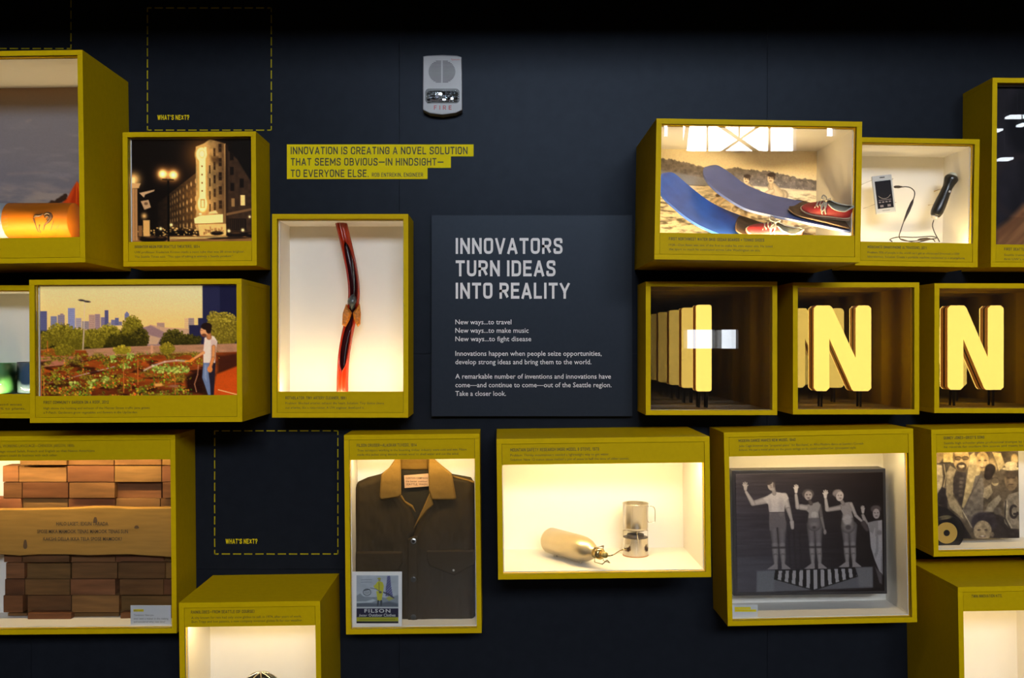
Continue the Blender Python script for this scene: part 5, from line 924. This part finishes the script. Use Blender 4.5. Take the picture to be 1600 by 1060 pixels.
bm = BM(); c1 = spline([P(1396.5, 292.3, yp), P(1402, 292.3, yp), P(1409, 292.4, yp), P(1416, 292, yp), P(1423.5, 294, yp), P(1428.6, 299, yp), P(1429, 305, yp), P(1427, 312, yp), P(1420, 329, yp), P(1412, 347, yp), P(1407.5, 360, yp), P(1405, 370, yp-.01), P(1410, 375.5, yp-.02), P(1425, 377, yp-.02), P(1445, 374.5, yp-.02), P(1463, 372.5, yp), P(1455, 369.5, yp+.02), P(1430, 371, yp+.03), P(1405, 370.5, yp+.02), P(1391, 374, yp), P(1394, 377.5, yp-.015)], 6)
tube(bm, c1, .0015, 8)
tube(bm, spline([P(1459, 344, yp), P(1457, 353, yp), P(1460.5, 364, yp), P(1466, 374, yp-.015), P(1468, 378, yp-.02)], 6), .0015, 8); tube(bm, spline([P(1406, 373, yp-.02), P(1430, 379, yp-.025), P(1455, 374, yp-.01), P(1461, 377.5, yp-.02)], 6), .0015, 8); put('wire', bm, cab, t, smooth=True)
bm = BM(); lathe(bm, [(.0025, 0), (.004, .003), (.0042, .014), (.002, .024)], P(1397.2, 292.2, yp), (1, 0, 0), 12); put('plug', bm, cab, t, smooth=True)
bm = BM(); pa, pb_ = P(1427.3, 311, yp), P(1411.5, 348, yp); Lk = (pb_-pa).length; lathe(bm, [(.0015, 0), (.0042, .012), (.0048, Lk*.5), (.003, Lk*.8), (.0015, Lk)], pa, pb_-pa, 12); lathe(bm, [(.0015, 0), (.0042, .008), (.0046, .03), (.0015, .042)], P(1434, 375, yp-.02), P(1460, 372.5, yp-.01)-P(1434, 375, yp-.02), 12); put('inline_connector', bm, cab, t, smooth=True)
# ------------------------------------------------------------------ wooden block wall and carved plank
t0, W, h, dep, zb, c = CASES['M']; wood = noisy(mat('cedar_block', (.155, .070, .026), .65, Specular_IOR_Level=.1), 9, .35, (1, 3, 7), bump=.25, rnd=.28); pale_w = noisy(mat('pale_plank', (.34, .185, .042), .6, Specular_IOR_Level=.1), 10, .16, (1, 3, 9), bump=.12)
yb = -.052; t = thing('wood_block_stack', 'staggered stack of cedar end blocks behind the carved plank', 'wood blocks', P(130, 970, -.03), group=None); rr = random.Random(5)
rows = [(703, 727, [(31, 104), (105, 178), (179, 252), (253, 300)]), (728.5, 753.5, [(4, 28.5), (29.5, 104), (105, 178), (179, 252), (253, 300)]), (754.5, 778.5, [(5, 34), (35, 106.5), (108, 179), (180, 252), (254, 300)]), (779.5, 803, [(-30, 33), (35.5, 106), (107, 179.5), (181, 250), (251, 300)]),
        (804, 828, [(2, 32), (33, 105), (106, 179), (180, 252), (253, 300)]), (829, 853, [(6, 36), (37, 109), (110, 182), (183, 254), (255, 300)]), (854, 879, [(6, 34), (35, 108), (109, 180), (181, 256), (257, 300)]), (880, 904.5, [(9, 38), (39, 110), (112, 183), (184.5, 257.5), (259, 300)]), (905.5, 930, [(7.5, 38), (39, 109), (110, 180), (187, 255), (256, 300)]), (931, 957.5, [(5, 35.5), (43, 111), (112, 186), (188, 300)]), (958.5, 975, [(12, 42), (43, 111), (112, 186), (188, 300)])]
zfl = c.z-h/2+T+.003
for ri, (v0, v1, cols) in enumerate(rows):
    for u0, u1 in cols:
        dy = rr.choice((0, .009, .017, .025, .032))+rr.random()*.003; yf = yb-dy; a, b = P(u0, v0, yf), P(u1, v1, yf); xr = min(b.x, c.x+W-T-.004); xl = a.x+.0004
        if xr-xl < .008: continue
        bm = BM(); box(bm, xl, xr, yf, -.010, max(b.z, zfl), min(a.z, c.z+h/2-T-.004), .0012); cx = Vector(((xl+xr)/2, yf, b.z)); bmesh.ops.translate(bm, vec=-cx, verts=bm.verts)
        o = put('wood_block', bm, wood, t, True); o.location = wm(t).inverted() @ cx
t = thing('carved_plank', 'live edge pale plank engraved with three lines of text', 'plank', P(130, 870, -.10)); yk = -.105
top = [(-120, 797), (0, 797), (40, 796.5), (100, 795.5), (140, 793.5), (165, 793.2), (205, 795), (268, 794)]; bot = [(268, 871), (240, 869.5), (205, 867), (170, 867.5), (140, 868.5), (100, 867), (60, 867), (30, 869), (0, 867), (-120, 867)]
bm = BM(); pts = [(p[0], p[1]) for p in px(top+bot, yk)]; prism(bm, pts, yk, yk+.028, .003); bmesh.ops.triangulate(bm, faces=[f for f in bm.faces if len(f.verts) > 4]); put('plank', bm, pale_w, t)
knot = mat('knot', (.09, .045, .015), .7)
for u, v, a_, b_2 in ((149, 813, 3, 5.5), (213.5, 824, 3.5, 3), (39.5, 851, 3, 8.5)):
    bm = BM(); prism(bm, px([(u+a_*math.cos(q)*(1+.2*math.sin(3*q)), v+b_2*math.sin(q)*(1+.15*math.cos(2*q))) for q in np.linspace(0, 2*PI, 17)[:-1]], yk), yk-.0004, yk+.001); put('knot', bm, knot, t)
for s, x0, x1, vb in (('HALO LASET; IEXUN TARADA', 88, 169, 821.5), ('SPOSE MIKA MAMOOK TENAS MAMOOK TENAS SUN', 58, 200, 833.5), ('KAKSHI DELLA IKKA TELA SPOSE MAMOOK?', 67.5, 190.5, 845.3)): text(s, x0, vb, x1, 5.8, yk-.0008, M['inkbrown'], t, 'engraved_text', .012)
# ------------------------------------------------------------------ jacket
jm = noisy(mat('dark_wool', (.038, .026, .012), .9, Specular_IOR_Level=.08), 500, .25, bump=.3, dist=.001); tan = noisy(mat('tan_collar', (.17, .095, .020), .85, Specular_IOR_Level=.1), 400, .15, bump=.2, dist=.001); jin = noisy(mat('jacket_inside', (.030, .024, .014), .9, Specular_IOR_Level=.05), 300, .2)
t = thing('work_jacket', 'folded dark brown wool jacket with tan collar and flap pockets', 'jacket', P(650, 970, -.03))
put('inside', relief([(622, 716), (674, 716), (680, 770), (660, 812), (646, 842), (632, 810), (620, 775)], -.030, .008, .01, .003, .004, .03, 3), jin, t, smooth=True)
body_l = [(556, 971), (553.5, 900), (553.5, 800), (555.5, 762), (559.5, 753), (575, 746), (596, 740.5), (612, 728), (624, 740), (626, 772), (640, 790), (650, 812), (652, 830), (643, 846), (652, 850), (653, 971)]
body_r = [(641, 971), (640, 850), (644, 838), (656, 812), (670, 788), (672, 765), (672, 735), (684, 728), (706, 740.5), (736, 746), (741, 754), (742.5, 780), (742.5, 968), (700, 971)]
put('left_front', relief(body_l, -.030, .030, .022, .0026, .018, .04, 11, .45), jm, t, smooth=True); put('right_front', relief(body_r, -.036, .028, .018, .0026, .016, .04, 17, .45), jm, t, smooth=True)
put('collar_stand', relief([(624, 714), (671, 714), (671, 735), (624, 735)], -.034, .010, .01, .0026, .003, .02, 2), tan, t, smooth=True)
put('collar_left', relief([(626, 714), (626.8, 745), (627, 773), (624, 777), (595, 781.5), (593.3, 776), (595.5, 742), (608, 731), (620, 714)], -.070, .008, .004, .002, .003, .03, 4), tan, t, smooth=True)
put('collar_right', relief([(669.5, 714), (669.5, 745), (670.5, 767), (675, 781.5), (709, 781.3), (713, 779), (706, 740), (690, 727), (675, 714)], -.070, .008, .004, .002, .003, .03, 6), tan, t, smooth=True)
put('lapel', relief([(671.7, 769.4), (677.7, 789.3), (668, 797), (657, 811), (648, 824), (641.5, 835), (650.7, 815.7), (660, 795.9)], -.066, .004, .003, .0016), tan, t, smooth=True); put('lapel', relief([(624, 775), (628, 774), (633, 783), (645, 790), (651, 803), (643, 794), (634, 788)], -.064, .004, .003, .0014), tan, t, smooth=True)
put('placket', relief([(637, 842), (653, 836), (654, 971), (637, 971)], -.060, .0085, .004, .0022, .003, .03, 8), jm, t, smooth=True)
put('pocket_flap', relief([(666, 859), (742, 859), (742, 882), (710, 899.5), (690, 892), (671, 885), (667, 875)], -.063, .010, .004, .002, .003, .04, 9), jm, t, smooth=True); put('pocket_flap', relief([(556, 862), (629, 862), (629.5, 880), (623, 891.5), (600, 894), (556, 894)], -.062, .010, .004, .002, .003, .04, 10), jm, t, smooth=True)
put('shoulder_seam', relief([(700, 741), (741, 752), (741.5, 756), (712, 748)], -.058, .004, .003, .0016), tan, t, smooth=True)
rw = .0005
bm = BM(); prism(bm, px([(631.5, 743.3), (669.3, 740.3), (670.8, 760), (632.3, 763)], -.047), -.048, -.046); lb = put('size_label', bm, mat('label_tan', (.55, .32, .17), .7), t)
for s, x0, x1, vb in (('CLINTON CAMPAIGN', 633.5, 668.5, 749), ('the better outdoor', 634, 668, 753.8), ('SEATTLE, WASH.', 634.5, 668.5, 758.6)): text(s, x0, vb, x1, 3.2, -.0484, M['inkbrown'], lb, 'lettering', .01)
silver = mat('button_silver', (.6, .6, .6), .3, 1.0)
for u, v, m in ((646, 846, silver), (646, 906, M['black']), (646, 965, M['black'])):
    p = P(u, v, -.0692); bm = BM(); lathe(bm, [(.0035, 0), (.0085, .0005), (.0085, .002), (.0055, .003), (.0042, .0018)], p, (0, -1, 0), 20); b = put('button', bm, m, t, smooth=False)
    if m is silver: bm = BM(); lathe(bm, [(.0001, .0026), (.0048, .0028), (.0048, .0033), (.0001, .0034)], p, (0, -1, 0), 14); put('button_centre', bm, M['black'], b)
bm = BM(); lathe(bm, [(.0015, 0), (.0035, .001), (.002, .003)], P(708.7, 891.5, -.0725), (0, -1, 0), 12); put('snap', bm, silver, t)
# ------------------------------------------------------------------ camping stove set
t0, W, h, dep, zb, c = CASES['Q']; zq = c.z-h/2+T+.003
alu = noisy(mat('brushed_aluminium', (.72, .60, .38), .32, .85), 30, .05); brass = mat('brass', (.72, .55, .24), .25, 1.0); dk = mat('burner_dark', (.06, .05, .05), .5, .4)
def onf(u, v): # point on the case floor seen at a pixel
    y = (CZ-zq)*F/(v-CV)-D; return P(u, v, y)
a = onf(872, 868); b = onf(916, 884.5); r = .038; A0 = a+Vector((0, 0, r+.005)); B0 = b+Vector((0, 0, r+.005)); dirv = (B0-A0).normalized(); A0 = A0-dirv*.012; Lb = .135
Aend = P(858, 836, a.y+.012); Aend.z = zq+r+.006; Bend = P(927, 861, b.y-.02); Bend.z = zq+r+.006; dirv = (Bend-Aend).normalized(); Lb = (Bend-Aend).length
t = thing('fuel_bottle', 'gold-coloured aluminium fuel bottle lying on two small feet', 'bottle', (Aend+Bend)/2-Vector((0, 0, r+.006)))
bm = BM(); lathe(bm, [(r*.6, 0), (r*.9, .002), (r, .009), (r, Lb*.70), (r*.97, Lb*.78), (r*.86, Lb*.87), (r*.62, Lb*.96), (r*.40, Lb*1.0), (r*.36, Lb*1.06)], Aend, dirv, 40); put('body', bm, alu, t, smooth=True)
bm = BM(); lathe(bm, [(r*.42, Lb*1.05), (r*.42, Lb*1.16), (r*.25, Lb*1.17)], Aend, dirv, 18); nk = put('pump', bm, brass, t, smooth=True)
bm = BM(); side = dirv.cross(Vector((0, 0, 1))).normalized(); e = Aend+dirv*(Lb*1.12); tube(bm, [e+side*.016+Vector((0, 0, .02)), e+side*.016+Vector((0, 0, -.022)), e+dirv*.03+side*.014+Vector((0, 0, -.022)), e+dirv*.034+Vector((0, 0, -.012))], .0016, 6); tube(bm, [e-side*.016+Vector((0, 0, .02)), e-side*.016+Vector((0, 0, -.022)), e+dirv*.03-side*.014+Vector((0, 0, -.022)), e+dirv*.034+Vector((0, 0, -.012))], .0016, 6); tube(bm, [e+side*.017+Vector((0, 0, .019)), e-side*.017+Vector((0, 0, .019))], .003, 6); put('wire_bail', bm, mat('wire_dark', (.35, .28, .18), .3, 1.0), t, smooth=True)
bm = BM(); lathe(bm, [(.004, 0), (.0085, .003), (.009, .011), (.0075, .017), (.003, .018)], e+dirv*.012, dirv+Vector((.3, 0, 0)), 14); put('valve_knob', bm, mat('knob_brass', (.6, .45, .15), .35, .6), t, smooth=True)
for q in (.18, .72): p = Aend+dirv*(Lb*q); bm = BM(); tube(bm, [(p.x, p.y, zq), (p.x, p.y, p.z-r*.97)], .0024, 6); put('foot', bm, mat('foot_grey', (.4, .35, .3), .4), t)
knob_end = e+dirv*.028
st = onf(993, 868.5); sx, sy = st.x, st.y; R1 = 19.6*(D+sy)/F; k = (D+sy)/F
t = thing('camp_stove', 'small round metal camp stove with burner and scalloped openings', 'stove', (sx, sy, zq))
steel = mat('stove_steel', (.72, .66, .56), .25, .9)
V = []; Fc = []; NS = 60; NH = 12; hb = 27*k
for j in range(NH+1):
    for i in range(NS): an = 2*PI*i/NS; V.append(Vector((sx+R1*math.sin(an), sy-R1*math.cos(an), zq+.004+hb*j/NH)))
for j in range(NH):
    for i in range(NS):
        hole = any(abs(((i-cc+NS/2) % NS)-NS/2)**2/12.0+(j-5)**2/8.0 < 1 for cc in (-9, 9, 24, 36, -24))
        if not hole: Fc.append((j*NS+i, j*NS+(i+1) % NS, (j+1)*NS+(i+1) % NS, (j+1)*NS+i))
put('windscreen', (V, Fc), steel, t, smooth=True)
bm = BM(); lathe(bm, [(R1*.9, 0), (R1*1.03, .001), (R1*1.03, .004), (R1*.98, .005)], (sx, sy, zq), (0, 0, 1), 36); put('base_ring', bm, mat('base_copper', (.45, .22, .12), .35, .8), t)
bm = BM(); lathe(bm, [(R1*.3, hb*.5), (R1*.93, hb*.93), (R1*.93, hb*1.02), (R1*.7, hb*1.06), (R1*.66, hb*1.2), (R1*.3, hb*1.24)], (sx, sy, zq+.003), (0, 0, 1), 30); put('burner', bm, dk, t)
bm = BM(); lathe(bm, [(.006, .004), (.012, .010), (.012, hb*.55), (.004, hb*.6)], (sx, sy, zq), (0, 0, 1), 16); put('fuel_jet', bm, brass, t, smooth=True)
zcup = zq+.004+hb+11*k
for q in (-1, 1): bm = BM(); tube(bm, [(sx+q*R1*.97, sy, zq+hb), (sx+q*R1*.97, sy, zcup-.001), (sx+q*R1*.1, sy, zcup-.001)], .0015, 6); put('pot_support', bm, mat('support_steel', (.3, .25, .2), .35, .9), t)
bm = BM(); tube(bm, [(sx+.002, sy-R1*1.0, zq+.006), (sx+.002, sy-R1*1.02, zq+hb), (sx+.001, sy-R1*.4, zcup-.001)], .0014, 6); put('pot_support', bm, steel, t)
bm = BM(); tube(bm, spline([knob_end-Vector((0, 0, .002)), knob_end+Vector((.02, .0, .001)), Vector((sx-R1*1.3, sy-.03, zq+.022)), Vector((sx-R1*.7, sy-.02, zq+.024))], 6), .0018, 8); put('fuel_line', bm, brass, t, smooth=True)
t = thing('metal_cup', 'shiny metal cup with wire handle standing on the stove', 'cup', (sx, sy, zcup)); hc = 42*k; bm = BM()
lathe(bm, [(.001, 0), (R1*.8, 0), (R1*.97, .004), (R1*1.0, .010), (R1*1.0, hc-.003), (R1*1.05, hc-.002), (R1*1.05, hc), (R1*.99, hc), (R1*.98, .012), (R1*.9, .006), (.001, .005)], (sx, sy, zcup), (0, 0, 1), 48, False); put('cup', bm, mat('cup_steel', (.66, .62, .56), .2, 1.0), t, smooth=True)
bm = BM(); x0 = sx+R1; tube(bm, spline([(x0-.002, sy, zcup+hc*.86), (x0+.010, sy, zcup+hc*.88), (x0+.020, sy, zcup+hc*.78), (x0+.021, sy, zcup+hc*.4), (x0+.018, sy, zcup+hc*.29), (x0-.002, sy, zcup+hc*.29)], 5), .0013, 8); put('handle', bm, steel, t, smooth=True)
# ------------------------------------------------------------------ record, snow globe, inner panel
t = thing('vinyl_record', 'black vinyl record with gold label at the foot of the crowd photo', 'record', P(1469, 857, -.105)); cR = P(1478.5, 833, -.100); bm = BM(); lathe(bm, [(.004, 0), (.0535, 0), (.054, .001), (.0535, .002), (.004, .002)], cR, (0, -1, 0), 56)
vm = mat('vinyl', (.010, .010, .013), .22); put('disc', bm, vm, t)
bm = BM()
for q in range(6): rr_ = .042+q*.002; tube(bm, [cR+Vector((rr_*math.cos(x), -.002, rr_*math.sin(x))) for x in np.linspace(0, 2*PI, 41)], .0003, 4, False)
put('grooves', bm, vm, t)
bm = BM(); lathe(bm, [(.009, .002), (.032, .002), (.032, .0026), (.009, .0026)], cR, (0, -1, 0), 40, False); put('centre_label', bm, mat('record_gold', (.50, .31, .06), .45), t); bm = BM(); lathe(bm, [(.0001, .0021), (.0095, .0021), (.0095, .003), (.0001, .003)], cR, (0, -1, 0), 24); put('spindle_hole', bm, vm, t)
t = thing('snow_globe', 'silver banded snow globe just rising above the bottom edge', 'snow globe', P(407, 1118, -.2)); g0 = P(407, 1083.5, -.20); rg = .0595; zO = CASES['O'][5].z-CASES['O'][2]/2+T+.003
bm = BM(); bmesh.ops.create_uvsphere(bm, u_segments=40, v_segments=24, radius=rg, matrix=Matrix.Translation(g0)); put('glass_ball', bm, pane_mat('globe_glass', None, (.75, .78, .82)), t, smooth=True)
bm = BM()
for q in np.linspace(0, PI, 5)[:-1]+.32: tube(bm, [g0+Vector((math.cos(x)*math.cos(q), math.cos(x)*math.sin(q), math.sin(x)))*rg*1.0 for x in np.linspace(0, 2*PI, 49)], .0022, 6, False)
for zq2 in (.2, .62): r2 = math.sqrt(1-zq2*zq2)*rg; tube(bm, [g0+Vector((r2*math.cos(x), r2*math.sin(x), zq2*rg)) for x in np.linspace(0, 2*PI, 41)], .0018, 6, False)
put('silver_bands', bm, mat('band_silver', (.75, .7, .62), .2, 1.0), t, smooth=True)
bm = BM(); lathe(bm, [(.030, 0), (.044, .02), (.05, g0.z-rg*.8-zO-.02), (.05, g0.z-rg*.8-zO), (.04, g0.z-rg*.7-zO)], (g0.x, g0.y, zO), (0, 0, 1), 32); put('base', bm, M['black'], t)
bm = BM(); bmesh.ops.create_uvsphere(bm, u_segments=16, v_segments=10, radius=rg*.72, matrix=Matrix.Translation(g0)); put('scene_inside', bm, noisy(mat('globe_inside', (.05, .06, .09), .4), 60, .5), t, smooth=True)
t = thing('inner_card', 'plain white card with a pin standing inside the snow globe case', 'card', P(400, 1180, -.09)); a, b = P(307, 975, -.09), P(500, 1195, -.09); xr = CASES['O'][5].x+CASES['O'][1]-T-.006
bm = BM(); box(bm, a.x, min(b.x, xr), -.09, -.086, max(b.z, zO), a.z-.002); put('card', bm, M['white'], t); bm = BM(); lathe(bm, [(.0055, 0), (.0055, .003), (.001, .0035)], P(311, 988.5, -.09), (0, -1, 0), 14); put('pin', bm, mat('pin_grey', (.3, .3, .33), .3, .8), t)
